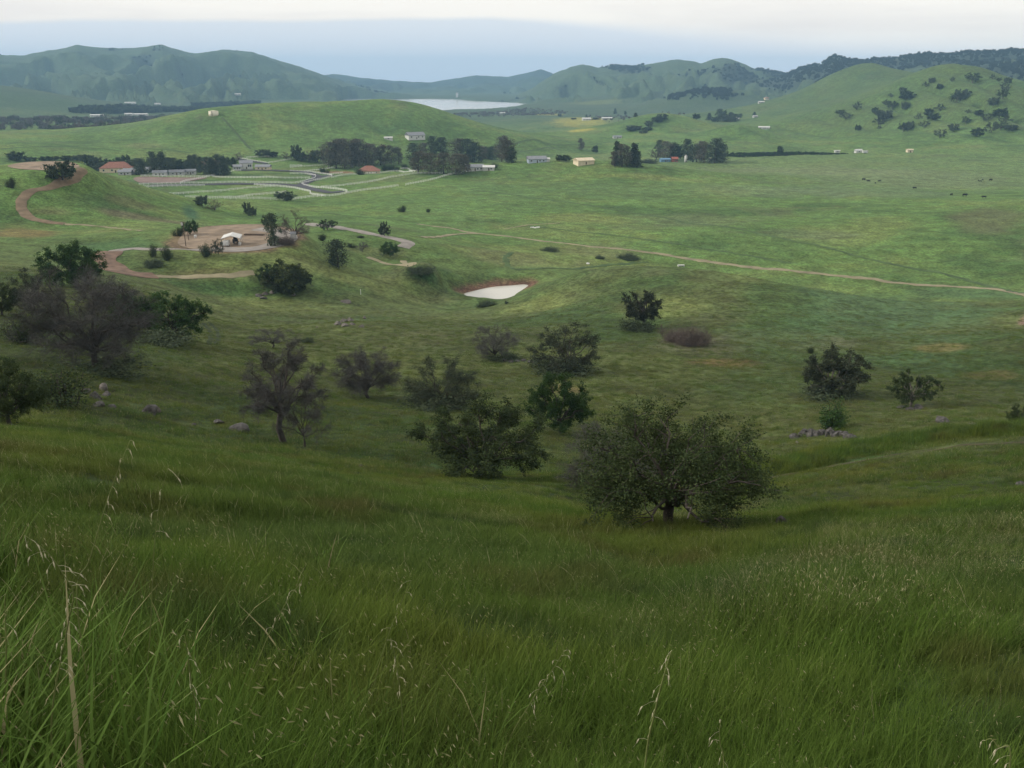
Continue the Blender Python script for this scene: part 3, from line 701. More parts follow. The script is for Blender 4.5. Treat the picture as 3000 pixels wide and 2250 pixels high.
def oak(seed, aspect=1.25, fork=.20, leaf=1.0, twig=1.0, n1=13, n2=8, n3=7, lsize=.030, low=.14, trunk=.028, droop=.0, nl=9, lean=(0, 0), gap=.0, spread=1.0, clear=0.0, open_dir=None):
    """unit height; crown width = aspect. leaf / twig: how many leaves / bare twigs"""
    T = Tree(seed); r = T.r; rad = aspect / 2
    base = np.zeros(3); top = np.array([lean[0] * .4, lean[1] * .4, fork]); tr = np.array([r.normal() * .02, r.normal() * .02, 0])
    T.limb([base - (0, 0, .03), base + (0, 0, .01), (base + top) / 2 + tr, top], trunk * 1.45, trunk, 8)
    cc = np.array([lean[0], lean[1], low + (1 - low) * .42]); er = np.array([rad, rad, (1 - low) * .58])
    ga = math.pi * (3 - math.sqrt(5)); tgt = []
    for i in range(n1):
        zt = 1 - 1.45 * (i + .5) / n1; an = i * ga + r.uniform(-.35, .35); rh = math.sqrt(max(0, 1 - zt * zt))
        tgt.append(np.array([rh * math.cos(an), rh * math.sin(an), zt]) * r.uniform(.62, .98))
    for u_ in tgt:
        e = cc + u_ * er; e[2] = max(e[2], low * .8)
        st = top * r.uniform(.72, 1.0); L = np.linalg.norm(e - st)
        p1 = bez(st, e, np.array([0, 0, L * r.uniform(.05, .25)]), r, 6); T.limb(p1, trunk * r.uniform(.42, .6), trunk * .13, 5)
        for k in range(n2):
            f = r.uniform(.35, 1.0); i0 = min(int(f * 5), 4); s0 = p1[i0] + (p1[i0+1] - p1[i0]) * (f * 5 - i0)
            out = s0 - cc; out /= np.linalg.norm(out) + 1e-9
            dv = rvec(r) * .9 + out * .75 + np.array([0, 0, .25 - droop]); dv /= np.linalg.norm(dv)
            e2 = s0 + dv * rad * r.uniform(.20, .40) * spread
            q = (e2 - cc) / er; nq = np.linalg.norm(q)
            if nq > 1.08: e2 = cc + q / nq * 1.08 * er
            e2[2] = max(e2[2], .05)
            if open_dir is not None:
                fw = e2[0] * math.cos(open_dir) + e2[1] * math.sin(open_dir); lt = -e2[0] * math.sin(open_dir) + e2[1] * math.cos(open_dir)
                if fw > -.06 and abs(lt) < .24 and e2[2] < .30 + .5 * fw: continue
            p2 = bez(s0, e2, np.array([0, 0, .02 - droop * .05]), r, 4); T.limb(p2, trunk * .16, trunk * .05, 3)
            if r.random() < gap: continue
            cr = r.uniform(-.25, .25)
            for m_ in range(n3):
                f = r.uniform(.3, 1.0); i1 = min(int(f * 3), 2); s1 = p2[i1] + (p2[i1+1] - p2[i1]) * (f * 3 - i1)
                d3 = rvec(r) + out * .6 + np.array([0, 0, .3 - droop * 1.6]); d3 /= np.linalg.norm(d3); e3 = s1 + d3 * rad * r.uniform(.07, .16) * spread
                if open_dir is not None:
                    fw = e3[0] * math.cos(open_dir) + e3[1] * math.sin(open_dir); lt = -e3[0] * math.sin(open_dir) + e3[1] * math.cos(open_dir)
                    if fw > -.06 and abs(lt) < .17 and e3[2] < .27 + .5 * fw: continue
                if clear and math.hypot(e3[0], e3[1]) < clear * rad and e3[2] < .34: continue
                p3 = bez(s1, e3, np.array([0, 0, -.01 * droop]), r, 3)
                if twig > 0:
                    T.limb(p3, trunk * .05, trunk * .022, 3)
                    nt_ = int(9 * twig)
                    c = p3[0] + (p3[-1] - p3[0]) * r.uniform(.1, 1, (nt_, 1)); dd = r.normal(size=(nt_, 3)) + d3 * 1.1; dd /= np.linalg.norm(dd, axis=1)[:, None]
                    T.leaves(c, dd, r.uniform(.5, 1.3, nt_) * rad * .14, .0023 * r.uniform(.6, 1.2, nt_), np.clip(r.uniform(.1, .9, nt_) + cr, 0, 1))
                if leaf > 0:
                    k_ = int(nl * leaf); c = p3[0] + (p3[-1] - p3[0]) * r.uniform(.1, 1.1, (k_, 1)) + r.normal(size=(k_, 3)) * rad * .022
                    dd = r.normal(size=(k_, 3)) + np.array([0, 0, -.2 - droop]); dd /= np.linalg.norm(dd, axis=1)[:, None]
                    T.leaves(c, dd, lsize * r.uniform(.6, 1.3, k_), lsize * .55 * r.uniform(.7, 1.2, k_), np.clip(r.uniform(.15, .85, k_) + cr, 0, 1))
    return T
def shrub(seed, aspect=1.4, stems=16, nl=55, lsize=.06, twig=0, upright=.4):
    T = Tree(seed); r = T.r; rad = aspect / 2
    for i in range(stems):
        an = r.uniform(0, 2 * math.pi); rr = math.sqrt(r.random()) * rad * .9; zz = r.uniform(.35, 1.0) * math.sqrt(max(.08, 1 - (rr / rad)**2))
        e = np.array([rr * math.cos(an), rr * math.sin(an), zz]); b = np.array([rr * .3 * math.cos(an), rr * .3 * math.sin(an), -.04])
        p = bez(b, e, np.array([0, 0, upright * .2]), r, 5); T.limb(p, .018, .006, 4)
        k = nl; f = r.uniform(.25, 1.08, (k, 1)); c = b + (e - b) * f + r.normal(size=(k, 3)) * rad * .13; c[:, 2] = np.maximum(c[:, 2], .01)
        dd = r.normal(size=(k, 3)) + np.array([0, 0, .5 if twig else -.1]); dd /= np.linalg.norm(dd, axis=1)[:, None]; cr = r.uniform(-.25, .25)
        rn = np.clip(r.uniform(.15, .85, k) + cr, 0, 1)
        if twig: T.leaves(c, dd, r.uniform(.5, 1.2, k) * .20, .008, rn)
        else: T.leaves(c, dd, lsize * r.uniform(.6, 1.3, k), lsize * .6 * r.uniform(.7, 1.2, k), rn)
    return T
def tall(seed, aspect=.5, n=26, nl=34, lsize=.045, low=.12, ragged=.35):
    """eucalyptus: one or two leaders with hanging clumps up the stem"""
    T = Tree(seed); r = T.r; rad = aspect / 2
    lead = [np.array([0, 0, -.03]), np.array([r.normal() * .02, r.normal() * .02, .3]), np.array([r.normal() * .05, r.normal() * .05, .65]), np.array([r.normal() * .06, r.normal() * .06, .95])]
    T.limb(lead, .026, .006, 6)
    for i in range(n):
        h = low + (1 - low) * (i + r.random()) / n; s0 = np.array([np.interp(h * .9, (0, .3, .65, .95), [p[k] for p in lead]) for k in range(3)])
        an = r.uniform(0, 6.28); prof = math.sin(math.pi * min(1, (h - low) / (1 - low) * .8 + .2))**.6
        e = np.array([s0[0] + math.cos(an) * rad * prof * r.uniform(.3, 1), s0[1] + math.sin(an) * rad * prof * r.uniform(.3, 1), min(h + r.uniform(-.02, .08), .99)])
        T.limb(bez(s0, e, np.array([0, 0, .02]), r, 4), .008, .003, 3); cr = r.uniform(-.35, .35); cs = rad * r.uniform(.18, .18 + ragged)
        c = e + r.normal(size=(nl, 3)) * np.array([cs, cs, cs * .9]) * .62; c[:, 2] = np.clip(c[:, 2], .02, 1.02)
        dd = r.normal(size=(nl, 3)) + np.array([0, 0, -.8]); dd /= np.linalg.norm(dd, axis=1)[:, None]
        T.leaves(c, dd, lsize * r.uniform(.6, 1.4, nl), lsize * .6 * r.uniform(.6, 1.2, nl), np.clip(r.uniform(.2, .8, nl) + cr, 0, 1))
    return T
def conifer(seed, aspect=.38, n=34, nl=26, lsize=.05, power=.9):
    T = Tree(seed); r = T.r; rad = aspect / 2
    T.limb([(0, 0, -.03), (0, 0, .5), (0, 0, .97)], .02, .004, 6)
    for i in range(n):
        h = .04 + .95 * (i + r.random()) / n; w = rad * (1 - h)**power * r.uniform(.7, 1.1) + .012; an = i * 2.4
        e = np.array([math.cos(an) * w, math.sin(an) * w, h]); T.limb([np.array([0, 0, h]), e], .006, .002, 3)
        f = r.uniform(.1, 1, (nl, 1)); c = np.array([0, 0, h]) + (e - np.array([0, 0, h])) * f + r.normal(size=(nl, 3)) * rad * .16
        dd = r.normal(size=(nl, 3)) + e * [6, 6, 0] + np.array([0, 0, .3]); dd /= np.linalg.norm(dd, axis=1)[:, None]; cr = r.uniform(-.3, .3)
        T.leaves(c, dd, lsize * r.uniform(.6, 1.3, nl), lsize * .5 * r.uniform(.6, 1.2, nl), np.clip(r.uniform(.2, .8, nl) + cr, 0, 1))
    return T
TM = {}
def reg(key, T, wood, leaf):
    w, l = T.meshes(key); w.materials.append(M[wood]); 
    if l: l.materials.append(M[leaf])
    co = np.vstack(T.lv)
    ext = max(np.percentile(co[:, 0], 99) - np.percentile(co[:, 0], 1), np.percentile(co[:, 1], 99) - np.percentile(co[:, 1], 1)); hz_ = np.percentile(co[:, 2], 99.5)
    TM[key] = (w, l, ext, hz_)
reg('oak_a', oak(11, 1.75, .30, 1.0, .0, 24, 10, 9, .022, .24, .034, .26, 24, clear=.30, open_dir=-2.15), 'bark', 'oak_leaf')
reg('oak_b', oak(12, 1.35, .20, 1.0, .0, 18, 9, 9, .026, .12, .027, .12, 20, clear=.22), 'bark', 'oak_leaf')
reg('oak_c', oak(13, 1.20, .20, 1.0, .0, 17, 9, 8, .029, .09, .027, .08, 20), 'bark', 'oak_leaf_green')
reg('oak_open', oak(14, 1.35, .14, .9, .4, 15, 9, 8, .026, .06, .024, .0, 16, gap=.1), 'bark', 'oak_leaf_grey')
reg('oak_small', oak(15, 1.15, .26, 1.0, .0, 13, 8, 7, .034, .18, .026, .05, 17, gap=.12, clear=.2), 'bark_pale', 'oak_leaf')
reg('oak_pale', oak(18, 1.12, .18, 1.0, .0, 17, 9, 8, .030, .06, .026, .14, 20, clear=.2), 'bark_pale', 'oak_leaf_grey')
reg('bare_a', oak(21, 1.15, .22, 0, 2.3, 17, 10, 9, .03, .10, .024, .0), 'bark', 'twig')
reg('bare_b', oak(22, .68, .36, 0, 2.2, 15, 9, 8, .03, .28, .020, .0), 'bark', 'twig')
reg('bare_c', oak(23, 1.3, .18, 0, 2.2, 15, 9, 8, .03, .08, .022, .05), 'bark', 'twig')
reg('bare_open', oak(26, 1.1, .24, 0, 2.4, 11, 7, 7, .03, .22, .020, .0), 'bark', 'twig')
reg('half_bare', oak(24, 1.4, .12, .5, 2.4, 16, 9, 8, .032, .04, .022, .05, 9), 'bark', 'oak_leaf_grey')
reg('leaning', oak(25, .95, .30, .8, 1.0, 15, 8, 8, .038, .20, .030, .25, 11, lean=(-.12, 0)), 'bark', 'oak_leaf_grey')
reg('willow', oak(27, 1.25, .15, 1.1, .0, 18, 9, 8, .055, .04, .024, .6, 11), 'bark', 'willow_leaf')
reg('bush', shrub(31, 1.5, 24, 110, .062), 'bark', 'oak_leaf')
reg('bush_green', shrub(32, 1.2, 26, 120, .062), 'bark', 'oak_leaf_green')
reg('brush_bare', shrub(33, 2.2, 70, 160, .05, 1), 'bark', 'twig_brown')
reg('low_bush', shrub(34, 2.6, 34, 110, .11), 'bark', 'dark_leaf')
reg('euca_a', tall(41, .55, 34, 60, .05), 'bark', 'euca_leaf'); reg('euca_b', tall(42, .62, 38, 60, .05), 'bark_pale', 'euca_leaf'); reg('euca_c', tall(43, .45, 32, 60, .05), 'bark', 'euca_leaf')
reg('dark_tall', tall(44, .55, 36, 64, .055, .04), 'bark', 'dark_leaf')
reg('cypress', conifer(45, .42, 40, 44, .06), 'bark', 'dark_leaf'); reg('cypress_slim', conifer(46, .28, 36, 40, .06), 'bark', 'dark_leaf')
reg('far_oak', oak(51, 1.25, .15, 1, 0, 12, 6, 5, .10, .02, .03, .1, 6), 'bark', 'dark_leaf')
reg('far_round', oak(52, 1.05, .18, 1, 0, 12, 6, 5, .10, .04, .03, .1, 6), 'bark', 'oak_leaf')
reg('far_scrub', oak(54, 1.35, .12, .8, .6, 10, 6, 5, .08, .02, .03, .1, 6, gap=.15), 'bark', 'oak_leaf_grey')
reg('far_bare', oak(53, 1.2, .18, 0, 3, 11, 6, 5, .03, .08, .03, 0), 'bark', 'twig_brown')
def tree(key, u, v, w, h, name, label, cat='tree', group=None, rz=None, rmin=2.0, at=None, sink=.03, parts=True):
    """w, h: crown width and whole height in photograph pixels at the place where it stands"""
    p = at if at is not None else place(u, v, rmin)
    wm, lm, ext, hh = TM[key]; k = metres(1, p)
    s = (w * k / ext, w * k / ext, h * k / hh)
    z = float(gz(p.x, p.y))
    o = empty(name, (p.x, p.y, z - sink * s[2] * .3), random.uniform(0, 6.28) if rz is None else rz, s)
    tag(o, label, cat, group)
    shrubby = cat in ('shrub', 'bush')
    a = bpy.data.objects.new('stem' if shrubby else 'trunk', wm); COL.objects.link(a); a.parent = o
    b = bpy.data.objects.new('foliage' if shrubby else 'crown', lm); COL.objects.link(b); b.parent = o
    return o
# --- the nearer trees, one by one
tree('oak_a', 1960, 1552, 560, 335, 'oak_tree', 'broad dark leafy oak with forked trunk rising from the tall grass', rz=.4)
tree('bare_c', 1800, 1445, 300, 215, 'bare_oak_tree', 'grey bare-twigged tree crowding against the broadest leafy oak', rz=1.0)
tree('oak_b', 1412, 1404, 345, 232, 'oak_tree', 'dark oak with drooping boughs standing at the brow of the grassy slope', rz=2.0)
tree('bare_b', 832, 1300, 235, 308, 'bare_tree', 'tall leafless grey tree with long upright trunk', rz=.3)
tree('bare_open', 893, 1310, 150, 160, 'bare_tree', 'small leafless tree with forked trunk beside the tall leafless one', rz=.9)
tree('bare_a', 1078, 1167, 178, 152, 'bare_oak_tree', 'round-headed leafless oak standing alone on the grass', rz=2.2)
tree('half_bare', 1298, 1192, 212, 142, 'half_bare_oak_tree', 'low half-bare oak with dark undergrowth uphill of the bare round-headed one', rz=.2)
tree('low_bush', 1275, 1200, 200, 45, 'undergrowth_shrub', 'dark thicket under the low half-bare oak', 'shrub')
tree('bare_c', 1450, 1052, 128, 106, 'bare_shrub_tree', 'purplish leafless tree beside a heap of dark stones', rz=1.6)
tree('low_bush', 1480, 1056, 110, 22, 'undergrowth_shrub', 'dark low thicket around the heap of dark stones', 'shrub')
tree('oak_open', 1662, 1084, 188, 135, 'oak_tree', 'open-crowned oak with bristly branch ends and dark base', rz=.7)
tree('low_bush', 1640, 1092, 190, 42, 'undergrowth_shrub', 'dark thicket at the foot of the bristly open-crowned oak', 'shrub')
tree('oak_c', 1640, 1268, 182, 172, 'oak_tree', 'bright green round oak between two darker oaks', rz=.1)
tree('leaning', 1888, 962, 112, 112, 'leaning_tree', 'grey-green tree leaning over on the nose of the hill', rz=.0)
tree('low_bush', 1870, 968, 110, 34, 'undergrowth_shrub', 'dark scrub under the leaning grey-green tree', 'shrub')
tree('brush_bare', 2026, 1010, 110, 52, 'bare_thicket', 'largest clump of the brown leafless thicket near the leaning tree', 'shrub')
tree('brush_bare', 1976, 1000, 64, 40, 'bare_thicket', 'clump of the brown leafless thicket nearest to the leaning tree', 'shrub')
tree('far_bare', 2062, 1012, 44, 44, 'bare_thicket', 'outermost clump of the brown leafless thicket', 'shrub')
tree('far_bare', 1940, 985, 30, 36, 'bare_thicket', 'small reddish dead bush between leaning tree and brown thicket', 'shrub')
tree('oak_pale', 2436, 1160, 180, 142, 'oak_tree', 'grey-green oak with pale trunk and skirts down to the grass', rz=2.8)
tree('low_bush', 2440, 1166, 190, 26, 'undergrowth_shrub', 'dark low growth around the foot of the pale-trunked oak', 'shrub')
tree('oak_small', 2668, 1192, 142, 106, 'oak_tree', 'small open oak with pale slanting trunk over flat dark stones', rz=.5)
tree('bush_green', 2440, 1256, 98, 92, 'young_oak_tree', 'small bright green bushy tree above the long stone heap')
tree('bush', 2372, 1035, 26, 22, 'shrub', 'little dark shrub uphill of the pale-trunked oak', 'shrub')
tree('bare_a', 283, 1084, 345, 290, 'bare_oak_tree', 'largest leafless dark oak with dense twiggy dome', rz=.8)
tree('oak_c', 522, 995, 178, 142, 'oak_tree', 'dense dark green oak right beside the largest leafless oak', rz=1.2)
tree('oak_c', 222, 842, 175, 135, 'oak_tree', 'dark green oak rising behind the largest leafless oak', rz=3.0)
tree('oak_open', 100, 910, 120, 122, 'oak_tree', 'thin green oak standing close against the largest leafless oak', rz=2.3)
tree('bare_open', 335, 905, 130, 95, 'bare_tree', 'thin leafless tree with crooked branches behind the largest leafless oak', rz=2.0)
tree('low_bush', 360, 905, 110, 45, 'undergrowth_shrub', 'dark scrub below the thin crooked leafless tree', 'shrub')
tree('oak_c', 405, 968, 140, 108, 'oak_tree', 'dark green oak wedged between the largest leafless oak and the dense dark green oak', rz=.9)
tree('low_bush', 300, 1092, 260, 36, 'undergrowth_shrub', 'dark growth around the trunk of the largest leafless oak', 'shrub')
tree('low_bush', 470, 1006, 180, 34, 'undergrowth_shrub', 'dark growth at the foot of the dense dark green oak', 'shrub')
tree('bush', 60, 1000, 130, 70, 'shrub', 'dark leafy thicket in the gully below the thin green oak', 'shrub')
tree('bush', 150, 960, 110, 60, 'shrub', 'dark thicket pressed against the crown of the largest leafless oak', 'shrub')
tree('oak_b', 8, 925, 110, 92, 'oak_tree', 'dark oak across a grassy gap from the largest leafless oak', rz=1.0)
tree('oak_b', 28, 1246, 215, 190, 'oak_tree', 'dark low-forked oak beside the thicket on the grey boulders', rz=.6)
tree('bush', 200, 1190, 190, 115, 'shrub', 'dark leafy thicket growing over the grey boulders', 'shrub')
tree('bush', 130, 1165, 110, 80, 'shrub', 'leafy thicket next to the low-forked oak', 'shrub')
tree('bare_open', 800, 1020, 130, 60, 'bare_shrub', 'faint leafless scrub behind the tall leafless tree', 'shrub')
tree('low_bush', 900, 1004, 40, 18, 'shrub', 'small dark shrub behind the tall leafless tree', 'shrub')
tree('oak_b', 2985, 1245, 70, 60, 'oak_tree', 'dark shrubby oak beside the pale half-buried boulder', rz=.6)
# round the yard and the hollow
tree('willow', 852, 858, 130, 92, 'willow_tree', 'olive weeping tree at the foot of the yard knoll', rz=.2)
tree('oak_c', 790, 835, 70, 58, 'oak_tree', 'dark tree beside the olive weeping tree')
tree('dark_tall', 990, 784, 66, 80, 'dark_tree', 'dark ivy-clad tree on the slope below the yard', rz=1.0)
tree('oak_c', 1143, 752, 52, 42, 'oak_tree', 'round green tree beside the garden path')
tree('bare_open', 1064, 738, 36, 30, 'bare_tree', 'small grey leafless tree beside the gravel driveway bend')
tree('oak_pale', 1126, 693, 34, 43, 'oak_tree', 'single round tree on two stems beside the gravel driveway')
tree('oak_small', 960, 674, 60, 30, 'oak_tree', 'spreading dark oak over the upper gravel driveway')
tree('bush', 942, 705, 30, 22, 'shrub', 'dark shrub below the gravel driveway', 'shrub')
tree('low_bush', 1056, 697, 22, 8, 'shrub', 'low clipped shrub at the driveway verge', 'shrub')
tree('bush', 1030, 725, 26, 14, 'shrub', 'low shrub between driveway and ivy-clad tree', 'shrub')
tree('dark_tall', 806, 722, 44, 96, 'dark_tree', 'tall narrow dark tree at the end of the yard', rz=2.0)
tree('far_round', 785, 662, 34, 30, 'dark_tree', 'dark tree just behind the narrow dark yard tree')
tree('far_bare', 862, 700, 108, 80, 'bare_tree', 'pinkish leafless tree spreading beside the yard', rz=1.2)
tree('brush_bare', 838, 716, 60, 26, 'bare_thicket', 'pinkish brush at the end of the yard', 'shrub')
tree('oak_c', 560, 688, 44, 44, 'oak_tree', 'dark tree beside the utility pole')
tree('bush', 524, 692, 34, 28, 'shrub', 'grey-green bush beside the utility pole', 'shrub')
for u, v, w, h, lb in ((452,752,26,38,'leafy sapling below the bend of the yard lane'),(488,762,38,46,'bushy dark sapling below the yard lane'),(602,752,40,40,'bushy tree in front of the yard bank'),(640,745,36,44,'yellow-green tree in front of the white carport')):
    tree('oak_open' if 'yellow' in lb else 'bush', u, v, w, h, 'sapling_tree', lb)
tree('low_bush', 450, 780, 60, 24, 'shrub', 'dark scrub on the slope under the yard lane', 'shrub')
tree('far_oak', 183, 528, 82, 52, 'oak_tree', 'single oak on the bald knoll beside its dirt road')
tree('bush', 32, 552, 30, 34, 'shrub', 'dark shrub on the side of the bald knoll', 'shrub')
tree('far_oak', 725, 628, 24, 34, 'oak_tree', 'taller of the pair of trees in the field below the white fences')
tree('far_oak', 740, 634, 26, 26, 'oak_tree', 'shorter of the pair of trees in the field below the white fences')
tree('far_oak', 592, 604, 36, 30, 'oak_tree', 'dark tree at the end of a white fence behind the bald knoll')
tree('far_bare', 630, 616, 50, 32, 'bare_tree', 'grey leafless tree next to the end of the white fences')
tree('far_oak', 838, 588, 56, 26, 'oak_tree', 'dark tree against the lowest white fence')
tree('bush', 1177, 622, 27, 22, 'shrub', 'larger of two lone dark shrubs in the green field', 'shrub')
tree('bush', 1256, 622, 16, 12, 'shrub', 'smaller of two lone dark shrubs in the green field', 'shrub')
tree('low_bush', 1610, 736, 56, 14, 'shrub', 'grey-green flat shrub in the marshy field corner', 'shrub')
tree('low_bush', 1757, 758, 30, 11, 'shrub', 'small dark round shrub in the marshy field corner', 'shrub')
tree('low_bush', 1840, 760, 62, 18, 'shrub', 'long dark shrub in the marshy field corner', 'shrub')
tree('low_bush', 1425, 898, 60, 20, 'shrub', 'dark scrub on the near bank of the pond', 'shrub')
tree('low_bush', 1484, 890, 12, 9, 'shrub', 'tiny dark bush at the pond outlet', 'shrub')
tree('low_bush', 1235, 800, 90, 22, 'shrub', 'dark low scrub on the mound beside the pond', 'shrub')
# --- far trees: groves and hedgerows, every trunk a tree of its own
def grove(rows, keys, name, label, group, cat='tree', rmin=500, wide=1.3):
    for i, (u, v, w, h) in enumerate(rows):
        tree(keys[i % len(keys)], u, v, w * wide, h, name, label(u, v, w, h) if callable(label) else label, cat, group, rmin=rmin)
grove([(962,492,38,74),(985,494,40,82),(1010,494,40,86),(1032,492,36,78),(1052,490,36,80),(1072,488,34,66),(1094,484,34,60),(1115,484,36,58),(1148,482,30,54),(1168,482,22,50),(1000,480,40,70),(1040,476,40,66)],
      ('euca_b','euca_a','euca_b','euca_c'), 'eucalyptus_tree', lambda u, v, w, h: ('tallest brownish eucalyptus of the grove behind the orange-roofed house' if h > 83 else 'shorter eucalyptus at the thin end of the grove behind the orange-roofed house' if h < 61 else 'brownish eucalyptus inside the grove behind the orange-roofed house' if v < 482 else 'tall brownish eucalyptus along the front of the grove behind the orange-roofed house'), 'eucalyptus grove behind the orange-roofed house')
grove([(1212,470,32,50),(1238,466,28,46),(1262,455,30,54),(1290,458,34,54),(1340,472,38,64),(1368,474,40,66),(1390,476,36,56),(1412,474,30,44)], ('dark_tall','euca_b','dark_tall'), 'eucalyptus_tree',
      lambda u, v, w, h: ('dark tall tree of the separate cluster beside the middle grove' if u < 1300 else 'dark tall tree of the main mass of the middle grove'), 'dark trees at the back of the middle grove')
grove([(1225,508,44,64),(1262,508,44,58),(1300,510,44,60),(1335,512,42,60),(1360,508,34,54)], ('euca_a','euca_b'), 'eucalyptus_tree', 'brownish tree at the front of the middle grove by the white fence', 'front trees of the middle grove')
grove([(1470,474,40,74),(1487,476,40,66),(1500,476,28,44)], ('euca_a','euca_b','dark_tall'), 'eucalyptus_tree', 'tall tree in the clump beside the blue-grey house', 'clump beside the blue-grey house')
grove([(1424,466,24,34),(1442,468,26,38)], ('dark_tall',), 'dark_tree', 'smaller dark tree between the middle grove and the clump by the blue-grey house', 'pair between middle grove and blue-grey house')
tree('euca_a', 1703, 440, 24, 34, 'eucalyptus_tree', 'lone upright tree in the pasture behind the cream barn', rmin=500)
tree('far_round', 1743, 449, 18, 22, 'oak_tree', 'lone round tree in the pasture behind the cream barn', rmin=500)
grove([(1640,472,18,18),(1660,472,20,18)], ('far_round',), 'oak_tree', 'small round tree between blue-grey house and cream barn', 'pair between blue-grey house and cream barn')
grove([(1805,484,20,68),(1822,488,30,64),(1838,488,28,60),(1856,488,26,66),(1866,490,22,46),(1800,488,22,42)], ('cypress_slim','euca_c','euca_a','cypress_slim'), 'poplar_tree',
      'upright brownish tree in the tight clump standing alone in the field', 'tight clump alone in the field')
grove([(1928,455,20,44),(1955,470,36,54),(1980,470,30,50),(2015,465,28,56),(2040,475,40,52),(2062,476,40,60),(2092,478,44,70),(2112,476,34,54)], ('dark_tall','euca_b','far_round','dark_tall','far_oak','euca_b','dark_tall'), 'farmstead_tree',
      lambda u, v, w, h: ('largest round tree of the farmstead grove by the long white shed' if w > 42 else 'dark farmstead tree by the slender silo' if 1995 < u < 2050 else 'farmstead tree by the blue shed' if u < 1990 else 'farmstead tree by the long white shed'), 'farmstead grove')
tree('far_bare', 1922, 468, 50, 36, 'bare_tree', 'pinkish leafless tree at the edge of the farmstead grove', rmin=500)
tree('low_bush', 1900, 478, 50, 14, 'shrub', 'dark hedge bush at the edge of the farmstead grove', 'shrub', rmin=500)
tree('far_round', 2285, 450, 18, 22, 'oak_tree', 'small dark tree against the long dark bank under the oak-dotted hills', rmin=500)
vt = np.random.default_rng(61)
grove([(u, 493 + vt.uniform(-3, 8), vt.uniform(22, 38), vt.uniform(20, 36)) for u in range(268, 560, 17)], ('far_round','far_oak','dark_tall'), 'village_tree', lambda u, v, w, h: ('dark tree beside the large red-roofed house of the hamlet' if u < 380 else 'dark tree by the long grey house of the hamlet' if u < 480 else 'dark tree by the pale grey house of the hamlet'), 'trees among the tree-shaded hamlet')
grove([(u, v, w, h) for u, v, w, h in ((455,508,26,62),(478,510,30,64),(500,508,26,46),(415,512,26,46),(402,510,20,42))], ('dark_tall','cypress'), 'village_tree', 'tall dark tree towering in the middle of the tree-shaded hamlet', 'tall trees in the tree-shaded hamlet')
grove([(560,500,22,44),(574,502,22,48),(588,504,22,44),(604,512,26,50),(622,514,28,52),(640,514,28,60),(656,514,28,56),(668,510,24,46)], ('cypress','dark_tall'), 'cypress_tree', 'dark conical cypress in the row beside the tan-roofed house', 'cypress row beside the tan-roofed house')
grove([(50,472,40,26),(90,474,26,14),(130,470,26,12),(160,470,24,12),(200,470,30,14),(235,470,30,16),(262,472,30,18)], ('far_round','far_oak'), 'hedge_tree', 'dark tree of the hedgerow behind the bald knoll', 'hedgerow behind the bald knoll')
grove([(680,484,26,22),(700,470,30,24),(772,460,36,22),(802,460,20,16),(840,468,32,22),(868,470,24,44),(885,472,30,26),(905,474,30,30),(930,476,36,36),(870,468,18,30)], ('far_round','far_bare','far_oak'), 'paddock_tree', lambda u, v, w, h: ('narrow tall tree rising above the paddock hedge trees' if h > 40 else 'dark tree by the rear paved lane of the paddocks' if u < 820 else 'dark tree between the paddocks and the eucalyptus grove'), 'trees behind the white-fenced paddocks')
grove([(1125,500,16,16),(1138,500,14,16),(1150,500,16,18),(1165,500,12,12),(1400,496,16,12),(1416,496,16,12),(1432,494,14,10),(1450,492,22,14),(1185,494,18,14)], ('bush',), 'garden_shrub', 'dark garden shrub along the white fence by the middle grove', 'garden shrubs by the middle grove', 'shrub')
tree('bush', 950, 508, 30, 18, 'garden_shrub', 'olive bush on the bare soil beside the orange-roofed house', 'shrub', rmin=500)
tree('bush', 1058, 512, 34, 18, 'garden_shrub', 'dark hedge in front of the orange-roofed house', 'shrub', rmin=500)
# oaks dotted over the oak-dotted hill
hill = [(2735,243,26,18),(2712,255,24,18),(2750,262,22,16),(2793,240,18,14),(2848,243,44,24),(2640,270,20,16),(2612,285,16,12),(2655,292,34,24),(2588,308,18,14),(2615,320,44,28),(2650,322,30,24),(2515,322,34,24),(2563,333,18,16),(2475,350,40,24),(2465,338,28,18),(2590,352,40,28),(2570,366,30,22),(2517,383,26,14),(2575,378,18,12),
        (2640,388,36,28),(2662,382,34,24),(2705,375,36,18),(2740,352,36,24),(2755,325,34,22),(2800,300,34,26),(2818,295,34,28),(2690,350,30,24),(2715,340,30,24),(2945,268,36,26),(2935,290,36,24),(2905,310,30,20),(2890,355,36,26),(2925,345,36,28),(2950,360,30,22),(2830,365,34,20),(2790,385,38,26),(2757,404,48,28),(2862,400,36,24),(2900,388,42,28),(2935,380,42,26),(2962,384,32,20),(2830,332,18,12),(2868,338,20,14),(2905,233,22,14),(2930,240,20,14),(2952,245,24,18)]
grove([(u + (i * 37 % 11 - 5), v, w * (.75 + (i * 53 % 17) / 28), h * (.8 + (i * 29 % 13) / 30)) for i, (u, v, w, h) in enumerate(hill)], ('far_oak','far_scrub','far_round','far_scrub','oak_small'), 'hillside_oak_tree', lambda u, v, w, h: ('dark oak high on the crown of the oak-dotted hill' if v < 272 else 'dark oak at the foot of the oak-dotted hill' if v > 362 else 'small dark oak on the middle flank of the oak-dotted hill' if w < 26 else 'large dark oak on the middle flank of the oak-dotted hill'), 'oaks dotted on the oak-dotted hill', rmin=1100, wide=1.0)
